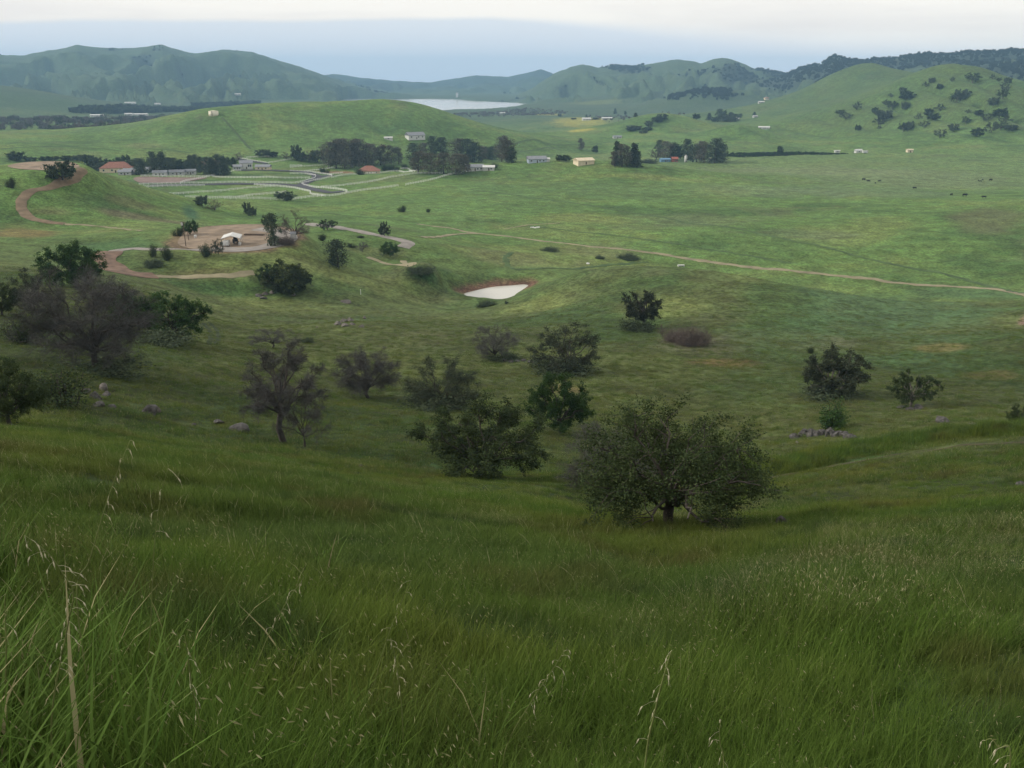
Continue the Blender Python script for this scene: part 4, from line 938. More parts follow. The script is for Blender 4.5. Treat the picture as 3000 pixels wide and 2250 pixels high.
grove([(2077,352,14,20),(2104,352,18,32),(2118,352,20,28),(2140,356,22,26),(2155,356,22,22),(2040,350,18,16),(2125,356,24,18),(2170,345,10,12),(2095,358,18,14),(2210,338,8,10)], ('cypress','dark_tall','far_round'), 'ranch_tree', 'dark tree around the ranch house at the foot of the oak-dotted hills', 'trees around the ranch house', rmin=1300)
grove([(1858,382,36,14),(1848,384,22,12),(1900,372,18,18),(1925,358,24,16),(1940,352,26,18),(1895,382,24,10),(1885,390,20,8)], ('far_oak','far_round'), 'gully_tree', 'dark tree in the gully behind the low green hillock', 'trees in the gully behind the hillock', rmin=1300)
grove([(1802,334,8,16),(1832,336,6,10),(1862,345,10,12),(1640,342,10,8),(1718,350,7,14),(1680,350,14,5),(1745,350,20,5)], ('cypress','far_round'), 'valley_tree', 'tiny dark tree in the valley beside the mustard field', 'far trees beside the mustard field', rmin=1500)
# ------------------------------------------------------------------ houses, sheds, tank
def house(u, v, w, d, hw, hr, wall, roof, rz, name, label, cat='house', hip=True, nwin=3, door=True, group=None, rmin=500, ridge_along='x', over=.5):
    p = place(u, v, rmin); z = float(gz(p.x, p.y))
    o = empty(name, (p.x, p.y, z - .15), rz); tag(o, label, cat, group)
    x0, x1, y0, y1 = -w/2, w/2, -d/2, d/2
    wb = MB().box(x0, x1, y0, y1, -1.2, hw)
    if not hip:
        wb.add([(x0, y0, hw), (x0, y1, hw), (x0, 0, hw + hr * .96), (x1, y0, hw), (x1, y1, hw), (x1, 0, hw + hr * .96)], [(0, 2, 1), (3, 4, 5), (0, 3, 5, 2), (1, 2, 5, 4)])
    wb.build('wall', M[wall], o)
    e = over; ins = d / 2 if hip else 0; t = .18
    a = [(x0-e, y0-e, hw), (x1+e, y0-e, hw), (x1+e, y1+e, hw), (x0-e, y1+e, hw), (x0 + ins * (1 if hip else 0) - (0 if hip else e), 0, hw + hr), (x1 - ins * (1 if hip else 0) + (0 if hip else e), 0, hw + hr)]
    b = [(q[0], q[1], q[2] + t) for q in a]
    MB().add(a + b, [(6,7,11,10), (8,9,10,11), (7,8,11), (9,6,10), (0,4,5,1), (2,5,4,3), (1,5,2), (3,4,0), (0,1,7,6), (1,2,8,7), (2,3,9,8), (3,0,6,9)]).build('roof', M[roof], o)
    if door: MB().box(x0 + w * .46, x0 + w * .46 + 1.0, y0 - .06, y0 - .003, 0, min(2.1, hw * .85)).build('door', M['wood'], o)
    for i in range(nwin):
        cx = x0 + w * (i + .5) / nwin
        if door and abs(cx - (x0 + w * .46 + .5)) < 1.3: cx += 2.0
        if cx + .8 > x1: continue
        fr = MB().box(cx - .75, cx + .75, y0 - .07, y0 - .003, hw * .36, hw * .80).build('window', M['white_paint'], o)
        MB().box(cx - .62, cx + .62, y0 - .10, y0 - .073, hw * .40, hw * .76).build('pane', M['glass'], fr)
    return o
house(345, 503, 26, 14, 3.6, 4.6, 'cream_paint', 'roof_red', .25, 'house', 'large cream house with red tiled roof in the tree-shaded hamlet', nwin=4)
house(618, 492, 22, 13, 3.4, 4.2, 'cream_paint', 'roof_tan', -.1, 'house', 'house with pinkish-tan roof behind the cypress row', nwin=4)
house(1082, 508, 19, 13, 2.6, 4.2, 'cream_paint', 'roof_red', .1, 'house', 'house with orange tiled hip roof below the eucalyptus grove')
house(545, 494, 14, 9, 3.0, 2.4, 'grey_wall', 'roof_grey', .3, 'house', 'pale grey house between cypress row and tall hamlet trees', hip=False)
house(435, 506, 20, 8, 2.8, 2.0, 'grey_wall', 'roof_grey', .05, 'house', 'long grey house with grey roof in the hamlet', hip=False, nwin=4)
house(385, 510, 12, 8, 2.6, 2.0, 'white_paint', 'roof_grey', -.2, 'house', 'small white house in front of the large red-roofed one', hip=False)
house(722, 494, 11, 8, 5.2, 2.2, 'white_paint', 'roof_grey', .3, 'house', 'white two-storey house at the corner of the paddock road', hip=False)
house(772, 497, 13, 7, 2.8, 1.8, 'cream_paint', 'roof_grey', -.05, 'garage', 'tan garage beside the white two-storey house', 'garage', hip=False, nwin=2)
house(1216, 406, 20, 12, 4.0, 3.2, 'white_paint', 'roof_grey', .5, 'barn', 'white-ended barn with grey roof at the foot of the tank hill', 'barn', hip=False, nwin=3)
house(1138, 409, 9, 5, 2.2, 1.0, 'white_paint', 'white_paint', .2, 'shed', 'low white shed near the white-ended barn', 'shed', hip=False, nwin=1, door=False)
house(1572, 475, 15, 9, 2.8, 2.2, 'blue_wall', 'roof_grey', .15, 'house', 'blue-grey house beside the tree clump in the flats', hip=False)
house(1598, 474, 6, 5, 2.4, 1.0, 'white_paint', 'white_paint', .15, 'shed', 'white shed against the blue-grey house', 'shed', hip=False, nwin=1, door=False)
house(1710, 480, 14, 10, 3.0, 1.8, 'cream_paint', 'cream_paint', .35, 'barn', 'cream metal barn standing alone in the flats', 'barn', hip=False, nwin=0)
house(1390, 499, 14, 8, 2.8, 2.0, 'white_paint', 'roof_grey', .2, 'house', 'white house behind the fence at the edge of the middle grove', hip=False)
house(1432, 498, 9, 7, 2.4, 1.4, 'white_paint', 'white_paint', .0, 'shed', 'white shed in line with the white house by the middle grove', 'shed', hip=False, nwin=1)
house(1948, 474, 10, 6, 2.6, 1.2, 'blue_tarp', 'blue_tarp', .1, 'shed', 'blue shed under the farmstead trees', 'shed', hip=False, nwin=1)
house(1976, 474, 6, 6, 3.2, 1.8, 'barn_red', 'barn_red', .0, 'shed', 'small red shed under the farmstead trees', 'shed', hip=False, nwin=1)
house(2090, 472, 10, 5, 2.4, 1.0, 'white_paint', 'white_paint', -.1, 'shed', 'long white shed under the farmstead trees', 'shed', hip=False, nwin=2)
house(2452, 447, 6, 2.6, 2.2, .5, 'white_paint', 'white_paint', .2, 'shed', 'small white hut alone along the dark bank', 'shed', hip=False, nwin=1, door=False)
house(2514, 447, 8, 4, 2.4, 1.4, 'white_paint', 'white_paint', .3, 'shed', 'white shed beside the white trailer under the hills', 'shed', hip=False, nwin=1, door=False)
house(2664, 446, 6, 5, 3.0, .6, 'cream_paint', 'cream_paint', .0, 'shed', 'square pale hut with dark opening along the dark bank', 'shed', hip=False, nwin=0)
house(2152, 352, 16, 9, 3.0, 2.2, 'white_paint', 'white_paint', -.3, 'house', 'white ranch house among dark trees under the oak-dotted hills', hip=False, rmin=1400)
house(2245, 292, 12, 10, 4.5, 3.0, 'cream_paint', 'roof_tan', .2, 'house', 'tan house perched on the shoulder of the grassy hill', rmin=1400)
house(2230, 302, 12, 6, 2.5, 1.5, 'white_paint', 'white_paint', .0, 'house', 'white building below the tan house on the hill shoulder', hip=False, rmin=1400)
house(2238, 378, 16, 6, 2.6, 1.6, 'white_paint', 'white_paint', -.2, 'house', 'white buildings in the fold between hillock and grassy hill', hip=False, rmin=1200)
house(2212, 344, 8, 5, 2.4, 1.4, 'grey_wall', 'grey_wall', .2, 'shed', 'pale shed beside a lone tree above the ranch house', 'shed', hip=False, nwin=1, rmin=1400)
house(1718, 352, 18, 9, 3.0, 2.4, 'white_paint', 'white_paint', .2, 'house', 'white house with dark pointed tree beside the mustard field', hip=False, rmin=1500)
house(1778, 350, 22, 9, 3.0, 1.8, 'white_paint', 'white_paint', .0, 'barn', 'long white barn beyond the white house by the mustard field', 'barn', hip=False, rmin=1500)
house(1808, 405, 12, 6, 2.4, 1.4, 'white_paint', 'roof_grey', .1, 'house', 'small white house at the foot of the low green hillock', hip=False, rmin=1000)
house(1472, 334, 14, 7, 3, 1.5, 'white_paint', 'white_paint', .1, 'shed', 'white shed by the lake-shore scrub', 'shed', hip=False, nwin=2, rmin=1500)
for u, v, w, lb in ((285,342,26,'white farm buildings in front of the dark orchard'),(378,338,16,'smaller white farm shed beside the dark orchard'),(410,339,34,'long white packing shed beside the dark orchard'),(382,304,30,'white house at the mouth of a canyon in the long range'),(462,307,16,'far white house along the foot of the long range behind the orchard'),(692,278,30,'white building under the slope of the long range behind the orchard')):
    house(u, v, w, 9, 3.4, 1.6, 'white_paint', 'white_paint', .1, 'farm_building', lb, 'building', hip=False, nwin=3, rmin=1500)
for u, v, w, lb, wl in ((368,512,10,'grey shed between the small white house and the hamlet road','grey_wall'),(402,506,9,'pale shed at the corner of the long grey house','white_paint'),(470,514,11,'white-walled house half hidden by the tall hamlet trees','white_paint'),(520,512,12,'grey bungalow next to the bare pinkish plot','grey_wall'),(560,510,8,'small pale garage against the cypress row','white_paint'),(696,496,8,'grey outbuilding next to the white two-storey house','grey_wall')):
    house(u, v, w, 7, 2.6, 1.6, wl, 'roof_grey', .2, 'house', lb, 'house', hip=False, nwin=2)
# intake tower by the lake
p = place(1339, 285, 3700); o = empty('intake_tower', p); tag(o, 'white square tower at the far lake shore', 'tower')
MB().box(-5, 5, -5, 5, -2, 17).build('shaft', M['white_paint'], o); MB().box(-5.8, 5.8, -5.8, 5.8, 17.01, 20).build('gatehouse', M['grey_wall'], o)
# farmstead silo
p = place(2009, 475, 500); o = empty('silo', p); tag(o, 'white slender silo under the farmstead trees', 'silo')
MB().tube([(0, 0, -.5), (0, 0, 6.2)], 1.5, 14).build('shell', M['white_paint'], o, True); MB().tube([(0, 0, 6.2), (0, 0, 7.0), (0, 0, 7.4)], [1.55, .9, .1], 14).build('roof', M['grey_wall'], o, True)
# water tank on its hill
p = place(626, 337, 900); o = empty('water_tank', (p.x, p.y, p.z - .6)); tag(o, 'round cream water tank on top of the green hill', 'tank')
MB().tube([(0, 0, -1.5), (0, 0, 4.6)], 5.4, 28).build('shell', M['tank_paint'], o, True)
MB().tube([(0, 0, 4.62), (0, 0, 4.8), (0, 0, 5.5)], [5.55, 5.55, .3], 28).build('roof', M['tank_paint'], o)
MB().box(-.25, .25, -5.75, -5.42, -.5, 5.0).build('ladder', M['dark_metal'], o)
# white trailer under the hills
p = place(2534, 449, 700); o = empty('trailer', p, .2); tag(o, 'white travel trailer parked at the dark bank under the hills', 'trailer')
MB().box(-3, 3, -1.2, 1.2, .5, 2.8).build('body', M['white_paint'], o)
for sx in (-.5, .5): MB().tube([(sx, -1.25, .35), (sx, 1.25, .35)], .35, 10).build('wheel', M['rubber'], o)

# ------------------------------------------------------------------ carport yard
def yardpt(u, v):
    x, y = to_plane(u, v, YARD_Z); return Vector((x, y, YARD_Z + .1))
p = yardpt(681, 716); k = metres(1, p)
o = empty('carport', p, .18); tag(o, 'white metal carport with shallow peaked roof in the dirt yard', 'carport')
w, d, he, hp = 51 * k, 7.0, 2.35, 3.2
rf = [(-w/2-.1, -d/2), (w/2+.1, -d/2)]
for s in (-1, 1):
    a = [(s*(w/2+.12), -d/2, he), (0, -d/2, hp), (0, d/2, hp), (s*(w/2+.12), d/2, he)]
    MB().add(a + [(q[0], q[1], q[2] + .06) for q in a], [(0,1,2,3), (7,6,5,4), (0,4,5,1), (1,5,6,2), (2,6,7,3), (3,7,4,0)]).build('roof_panel', M['white_paint'], o)
    a = [(s*(w/2+.1), -d/2, he), (s*(w/2+.1), d/2, he), (s*(w/2+.1), d/2, he - .5), (s*(w/2+.1), -d/2, he - .5)]
    MB().box(min(s*(w/2+.06), s*(w/2+.10)), max(s*(w/2+.06), s*(w/2+.10)), -d/2, d/2, he - .55, he - .02).build('side_panel', M['white_paint'], o)
    for yy in (-d/2 + .1, 0, d/2 - .1): MB().box(s*w/2 - .05, s*w/2 + .05, yy - .05, yy + .05, -.3, he).build('post', M['white_paint'], o)
for yy in (-d/2 + .05, d/2 - .05): MB().tube([(-w/2, yy, he), (0, yy, hp - .06), (w/2, yy, he)], .05, 5).build('rafter', M['white_paint'], o)
p = yardpt(672, 717); p.y -= 3.0; p.z = float(gz(p.x, p.y)) + .1; o = empty('cargo_trailer', p, .1); tag(o, 'small white box trailer parked at the mouth of the carport', 'trailer')
MB().add([(-.95,-1.2,.4),(.95,-1.2,.4),(.95,1.2,.4),(-.95,1.2,.4),(-.85,-.9,1.75),(.95,-1.2,1.85),(.95,1.2,1.85),(-.85,1.0,1.75)], [(0,3,2,1),(4,5,6,7),(0,1,5,4),(1,2,6,5),(2,3,7,6),(3,0,4,7)]).build('body', M['white_paint'], o)
for s in (-1, 1): MB().tube([(s*.80, -.2, .32), (s*1.0, -.2, .32)], .32, 12).build('wheel', M['rubber'], o)
MB().tube([(0, -1.2, .45), (0, -2.1, .42)], .04, 5).build('tow_bar', M['dark_metal'], o)
p = yardpt(691, 713); o = empty('tractor', (p.x, p.y, p.z), .4); tag(o, 'dark tractor in the shade under the white carport', 'tractor')
MB().box(-.5, .5, -1.2, 1.2, .6, 1.3).build('bonnet', M['dark_metal'], o); MB().box(-.55, .55, .2, 1.3, 1.3, 1.9).build('cab', M['dark_metal'], o)
for sx, sy, rr in ((-.7, .8, .6), (.7, .8, .6), (-.6, -.9, .38), (.6, -.9, .38)): MB().tube([(sx - .14, sy, rr), (sx + .14, sy, rr)], rr, 12).build('wheel', M['rubber'], o)
for u, v, lb, mt in ((652, 718, 'dark drum standing at the side of the white carport', 'dark_metal'), (703, 719, 'pale tub at the front corner of the white carport', 'white_paint'), (573, 697, 'white storage drum on the bare dirt of the yard', 'white_paint')):
    p = yardpt(u, v); p.z = float(gz(p.x, p.y)); o = empty('drum', p); tag(o, lb, 'drum')
    MB().tube([(0, 0, -.05), (0, 0, .3), (0, 0, .6), (0, 0, .95)], [.42, .45, .45, .42], 14).build('shell', M[mt], o, True); MB().tube([(0, 0, .951), (0, 0, 1.0)], [.40, .36], 14).build('lid', M[mt], o)
p = yardpt(648, 712); o = empty('ramp_board', p, -.35); tag(o, 'pale plank leaning on sawhorses beside the carport', 'plank')
MB().box(-.18, .18, -2.0, 2.0, .55, .62).build('board', M['cream_paint'], o)
for yy in (-1.5, 1.5): MB().tube([(-.3, yy, 0), (0, yy, .55), (.3, yy, 0)], .04, 4).build('sawhorse', M['wood'], o)
p = yardpt(745, 690); o = empty('garden_bed', p, -.1); tag(o, 'low timber-edged bed on the gravel of the yard', 'garden bed')
MB().box(-3.4, 3.4, -.6, -.45, -.2, .45).build('edge_board', M['wood'], o); MB().box(-3.4, 3.4, .45, .6, -.2, .45).build('edge_board', M['wood'], o); MB().box(-3.4, 3.4, -.449, .449, -.2, .35).build('soil', M['red_dirt'], o)
p = place(545, 722, 200); o = empty('utility_pole', p); tag(o, 'wooden utility pole with white transformer beside the yard', 'utility pole')
hh = metres(72, p)
MB().tube([(0, 0, -.5), (-.1, 0, hh)], [.15, .10], 8).build('pole', M['wood'], o); MB().tube([(-.42, -.1, hh - 1.1), (-.42, -.1, hh - .25)], .26, 10).build('transformer', M['white_paint'], o)
MB().box(-.9, .7, -.06, .06, hh - .22, hh - .1).build('crossarm', M['wood'], o)
p = place(553, 704, 200); o = empty('short_post', p); tag(o, 'short dark post beside the utility pole', 'post'); MB().tube([(0, 0, -.3), (0, 0, 2.6)], .11, 7).build('shaft', M['wood'], o); MB().box(-.16, .16, -.16, .16, 2.6, 2.7).build('cap', M['wood'], o)
p = place(860, 702, 220); o = empty('garden_shed', p, .3); tag(o, 'small grey-white shed at the end of the yard under the pinkish tree', 'shed')
MB().box(-.9, .9, -.8, .8, -.2, 2.0).build('wall', M['grey_wall'], o); MB().add([(-1,-.95,2.0),(1,-.95,2.0),(1,.95,2.0),(-1,.95,2.0),(-1,0,2.6),(1,0,2.6)], [(0,1,5,4),(2,3,4,5),(0,4,3),(1,2,5),(0,3,2,1)]).build('roof', M['roof_grey'], o); MB().box(-.4, .4, -.85, -.803, 0, 1.7).build('door', M['white_paint'], o)
# trough and white bits in the fields
p = place(1995, 781, 200); o = empty('water_trough', p, .2); tag(o, 'white water trough on the crest of the nose hill', 'trough')
MB().box(-1.4, 1.4, -.5, .5, .25, .75).build('basin', M['white_paint'], o)
for sx in (-1.2, 1.2): MB().box(sx - .08, sx + .08, -.45, .45, -.2, .249).build('leg', M['white_paint'], o)
p = place(1057, 863, 150); o = empty('marker_post', p); tag(o, 'short white marker post in the grass below the yard knoll', 'post'); MB().tube([(0, 0, -.2), (0, 0, 1.5)], .09, 7).build('shaft', M['white_paint'], o); MB().tube([(0, 0, 1.5), (0, 0, 1.62)], [.09, .02], 7).build('cap', M['white_paint'], o)

# ------------------------------------------------------------------ white paddock fences
def fence(px, label, hgt=1.55, rails=(.5, .95, 1.4)):
    g = np.array([[*place(u, v, 560)[:2]] for u, v in px])
    c = spline(g, 6) if len(px) > 2 else g
    s = np.r_[0, np.cumsum(np.linalg.norm(np.diff(c, axis=0), axis=1))]; n = max(2, int(s[-1] / 3.2))
    q = np.linspace(0, s[-1], n + 1); x = np.interp(q, s, c[:, 0]); y = np.interp(q, s, c[:, 1]); z = gz(x, y)
    o = empty('paddock_fence', (x[0], y[0], z[0])); tag(o, label, 'fence', 'white paddock fences')
    x = x - x[0]; y = y - y[0]; zz = z - z[0]
    for h in rails:
        vv = []; ff = []
        for i in range(n + 1):
            j0, j1 = max(i-1, 0), min(i+1, n); dx, dy = x[j1]-x[j0], y[j1]-y[j0]; l = math.hypot(dx, dy) + 1e-6; nx, ny = -dy/l*.03, dx/l*.03
            vv += [(x[i]-nx, y[i]-ny, zz[i]+h-.08), (x[i]+nx, y[i]+ny, zz[i]+h-.08), (x[i]+nx, y[i]+ny, zz[i]+h+.08), (x[i]-nx, y[i]-ny, zz[i]+h+.08)]
        for i in range(n):
            a = i*4; ff += [(a, a+1, a+5, a+4), (a+1, a+2, a+6, a+5), (a+2, a+3, a+7, a+6), (a+3, a, a+4, a+7)]
        MB().add(vv, ff).build('rail', M['fence_white'], o)
    b = MB()
    for i in range(n + 1): b.box(x[i]-.09, x[i]+.09, y[i]-.09, y[i]+.09, zz[i]-.5, zz[i]+hgt)
    tag(b.build('post_row', M['fence_white'], o), kind='stuff')
for px, lb in (
    ([(408,542),(530,538.5),(640,537),(765,536.5),(850,538.3),(880,535.5),(904,529),(926,519),(904,512),(850,510)], 'white fence wrapping the paddock inside the bend of the two paved roads'),
    ([(420,549),(520,547),(600,545.5)], 'short white fence along the near verge of the long paved road'),
    ([(745,543),(800,546),(850,551),(890,559),(910,564),(910,570),(953,576),(1008,569),(1017,562),(1002,558.5),(945,552),(886,542.5),(904,535),(958,523),(973,518),(967,514),(950,511),(891,504.5),(850,503)], 'white fence looping round the paved dead end'),
    ([(972,522),(1067,511),(1170,503.5),(1228,506)], 'white fence passing below the orange-roofed house'),
    ([(942,550),(1029,542),(1121,527),(1189,514),(1230,509.5),(1298,510)], 'white fence climbing from the dead end to the middle grove'),
    ([(1013,568),(1080,557),(1167,546)], 'broken white boundary fence running off the dead end'),
    ([(1188,543.6),(1257,530),(1311,515),(1360,505)], 'white boundary fence curving up to the white house by the grove'),
    ([(660,603.6),(708,598),(833,588.7),(877,583),(953,576)], 'lowest white fence below the paddocks'),
    ([(494,571),(603,564),(695,556),(806,548)], 'upper white paddock fence running down to the bald knoll'),
    ([(544,587),(613,583),(722,576.5),(838,565)], 'white paddock fence next above the lowest one'),
    ([(624,519.5),(727,522),(828,523.5),(907,523)], 'white fence through the narrow paddock between the paved roads'),
    ([(413,517),(500,518),(603,519),(676,504),(706,501.5)], 'white fence between the bare plot and the hamlet'),
    ([(529,538),(570,527),(612,519.5)], 'white fence at the end of the bare pinkish plot'),
    ([(722,463),(765,461),(809,460)], 'rearmost white fence at the foot of the tank hill'),
    ([(697,465),(740,472),(787,480)], 'white fence along the rear paved lane'),
    ([(788,478),(850,469),(891,464)], 'white fence between the rear lane and the hedge trees'),
    ([(850,487),(885,487)], 'short white fence in the rear paddock'),
    ([(850,492),(920,487),(986,481)], 'white fence running toward the eucalyptus grove'),
    ([(893,503.5),(950,497),(1015,489)], 'white fence just above the bare soil by the orange-roofed house'),
    ([(1174,496),(1200,499),(1228,501.5)], 'white fence by the garden shrubs next to the orange-roofed house'),
    ([(970,512),(1005,508)], 'short white fence edging the bare soil')):
    fence(px, lb)

# ------------------------------------------------------------------ rocks
RKM = []
for sd in range(6):
    r_ = np.random.default_rng(70 + sd); bm_ = None
    import bmesh
    bm_ = bmesh.new(); bmesh.ops.create_icosphere(bm_, subdivisions=2, radius=1)
    pl = [(rvec(r_), r_.uniform(.55, .9)) for _ in range(9)]
    for vtx in bm_.verts:
        c = np.array(vtx.co)
        for nrm, dd in pl:
            t_ = c @ nrm
            if t_ > dd: c = c - nrm * (t_ - dd)
        c = c * (1 + r_.normal() * .035); vtx.co = c * np.array([1, .8, .68])
    me = bpy.data.meshes.new('boulder'); bm_.to_mesh(me); bm_.free(); RKM.append(me)
def rock(u, v, w, h, label, mat='rock', group=None, rmin=2.0):
    p = place(u, v, rmin); k = metres(1, p)
    me = random.choice(RKM).copy(); me.materials.clear(); me.materials.append(M[mat])
    o = bpy.data.objects.new('boulder', me); COL.objects.link(o)
    o.location = (p.x, p.y, p.z + h * k * .08); o.rotation_euler = (random.uniform(-.3, .3), random.uniform(-.3, .3), random.uniform(0, 6.28)); o.scale = (w * k * .56, w * k * .62, h * k * .8)
    tag(o, label, 'rock', group)
for u, v, w, h in ((255,1155,34,30),(280,1168,44,34),(305,1142,28,36),(315,1160,30,24),(290,1190,40,22),(328,1195,26,16)): rock(u, v, w, h, 'grey boulder in the outcrop beneath the dark leafy thicket', 'rock' if w != 28 else 'rock_pale', 'outcrop beneath the thicket')
rock(440, 1212, 56, 46, 'large pale-faced boulder set alone in the grass', 'rock'); rock(458, 1206, 36, 34, 'pale slab leaning on the large lone boulder', 'rock_pale')
rock(700, 1262, 60, 28, 'broad dark rock slab beside the tall leafless tree'); rock(640, 1240, 36, 20, 'flat dark rock at the end of the broad slab'); rock(567, 1246, 20, 12, 'small rock between the lone boulder and the broad slab')
for u, v, w, h in ((990,952,26,18),(1008,944,24,20),(1026,942,26,22),(1012,956,28,16),(1034,952,20,14)): rock(u, v, w, h, 'pinkish stone in the heap in the hollow', 'rock_pale', 'pinkish stone heap')
rock(1068, 934, 16, 16, 'pale upright stone beside the pinkish heap', 'rock_pale'); rock(1060, 958, 22, 12, 'pale flat stone below the pinkish heap', 'rock_pale'); rock(930, 960, 10, 7, 'small pale stone left alone near the pinkish heap', 'rock_pale')
rr_ = np.random.default_rng(5)
for i in range(22):
    f = i / 21; w_ = rr_.uniform(20, 40); rock(2325 + 165 * f + rr_.uniform(-6, 6), 1290 - 10 * math.sin(f * 3.1) - rr_.uniform(0, 22) * (1 - abs(f - .45)), w_, rr_.uniform(20, 32), ('larger' if w_ > 30 else 'smaller') + ' dark stone in the long heap under the bright green bushy tree', 'rock', 'long dark stone heap')
rock(2336, 1300, 15, 14, 'white-topped stone at the end of the long heap', 'rock_pale')
rock(2765, 1237, 46, 26, 'dark boulder lying between the small open oak and the slope track'); rock(2850, 1245, 36, 16, 'pale half-buried boulder beside the dark one', 'rock_pale')
rock(2288, 1545, 52, 60, 'brown boulder in the grass beside the broadest oak'); rock(2318, 1530, 26, 22, 'small pale-topped stone against the brown boulder', 'rock_pale')
rock(1058, 1368, 20, 16, 'small dark rock with pale cap on the brow of the slope')
for u, v, w, h in ((1480,1058,22,12),(1498,1062,22,14),(1515,1060,20,12),(1535,1058,20,12),(1555,1062,22,12)): rock(u, v, w, h, 'dark stone in the heap beside the purplish leafless tree', 'rock', 'stones beside the purplish tree')
for u, v, w, h in ((2640,1196,34,12),(2665,1200,34,14),(2690,1198,36,12)): rock(u, v, w, h, 'flat dark stone under the small open oak', 'rock', 'flat stones under the small oak')
for u, v, w, h in ((760,868,24,14),(778,862,22,14),(770,874,26,10),(798,858,20,12),(860,866,14,10)): rock(u, v, w, h, 'pale stone at the foot of the olive weeping tree', 'rock_pale', 'pale stones by the weeping tree')
rock(1012, 886, 34, 6, 'pale flat stone patch below the marker post', 'rock_pale')
for u, v, w in ((1556,667,8),(1562,667,8),(1568,668,9),(1574,667,8),(1580,667,8)): rock(u, v, w, 5, 'white stone in the row beside the field track', 'white_paint', 'white stones beside the field track')
rock(1722, 773, 12, 6, 'white stone in the marshy field corner', 'white_paint')
rock(2992, 1420, 30, 20, 'grey stone alone in the straw-coloured grass'); 

# ------------------------------------------------------------------ cattle
def cow_mesh():
    b = MB()
    st = [(-1.15,1.10,.16,.20),(-1.05,1.12,.26,.30),(-.6,1.05,.33,.40),(0,1.0,.36,.44),(.5,1.05,.33,.42),(.8,1.12,.24,.34),(1.0,1.15,.17,.24),(1.22,1.05,.13,.18),(1.40,.98,.14,.17),(1.62,.84,.09,.10)]
    n = 10; o = 0
    for x, z, ry, rz_ in st: b.v += [(x, ry * math.cos(2*math.pi*k/n), z + rz_ * math.sin(2*math.pi*k/n)) for k in range(n)]
    for i in range(len(st) - 1):
        for k in range(n): b.f.append([i*n+k, i*n+(k+1) % n, (i+1)*n+(k+1) % n, (i+1)*n+k])
    b.f.append(list(range(n))[::-1]); b.f.append([(len(st)-1)*n + k for k in range(n)])
    for sx, kx in ((-.85, -.12), (.72, .05)):
        for sy in (-.2, .2): b.tube([(sx, sy, .95), (sx + kx, sy, .5), (sx + kx * .3, sy, .28), (sx, sy, -.02)], [.17, .09, .06, .07], 6)
    b.tube([(-1.15, 0, 1.2), (-1.3, 0, 1.0), (-1.3, 0, .5)], [.04, .03, .05], 5)
    for sy in (-1, 1): b.add([(1.35, sy*.12, 1.12), (1.28, sy*.34, 1.12), (1.42, sy*.30, 1.05)], [(0, 1, 2)])
    me = bpy.data.meshes.new('cow'); me.from_pydata(b.v, [], b.f); me.update(); me.materials.append(M['cow_hide']); me.polygons.foreach_set('use_smooth', np.ones(len(me.polygons), dtype=bool)); return me
CM = cow_mesh()
for i, (u, v) in enumerate(((2530,529),(2544,533),(2564,538),(2576,533),(2679,554),(2787,573),(2826,576),(2882,581),(2866,531),(2872,533),(2878,529),(2902,530))):
    p = place(u, v, 500); c = bpy.data.objects.new('cow', CM); COL.objects.link(c); c.location = p; c.rotation_euler = (0, 0, (0.3, 2.9, 1.5, .2, 3.0, .4, .2, 2.8, 1.2, 2.2, 1.6, .3)[i]); s = (1.25, 1.05, .85, 1.0, 1.1, .95, 1.35, 1.1, .9, .8, .9, 1.2)[i]; c.scale = (s, s, s)
    tag(c, ('black cow in the group of four grazing together' if u < 2600 else 'black cow grazing well apart from all the others' if u < 2700 else 'black cow in the group grazing farthest up toward the hills' if v < 540 else 'largest black cow in the spread-out lower group' if u == 2826 else 'smaller black cow in the spread-out lower group'), 'cow', 'black cattle on the pasture')
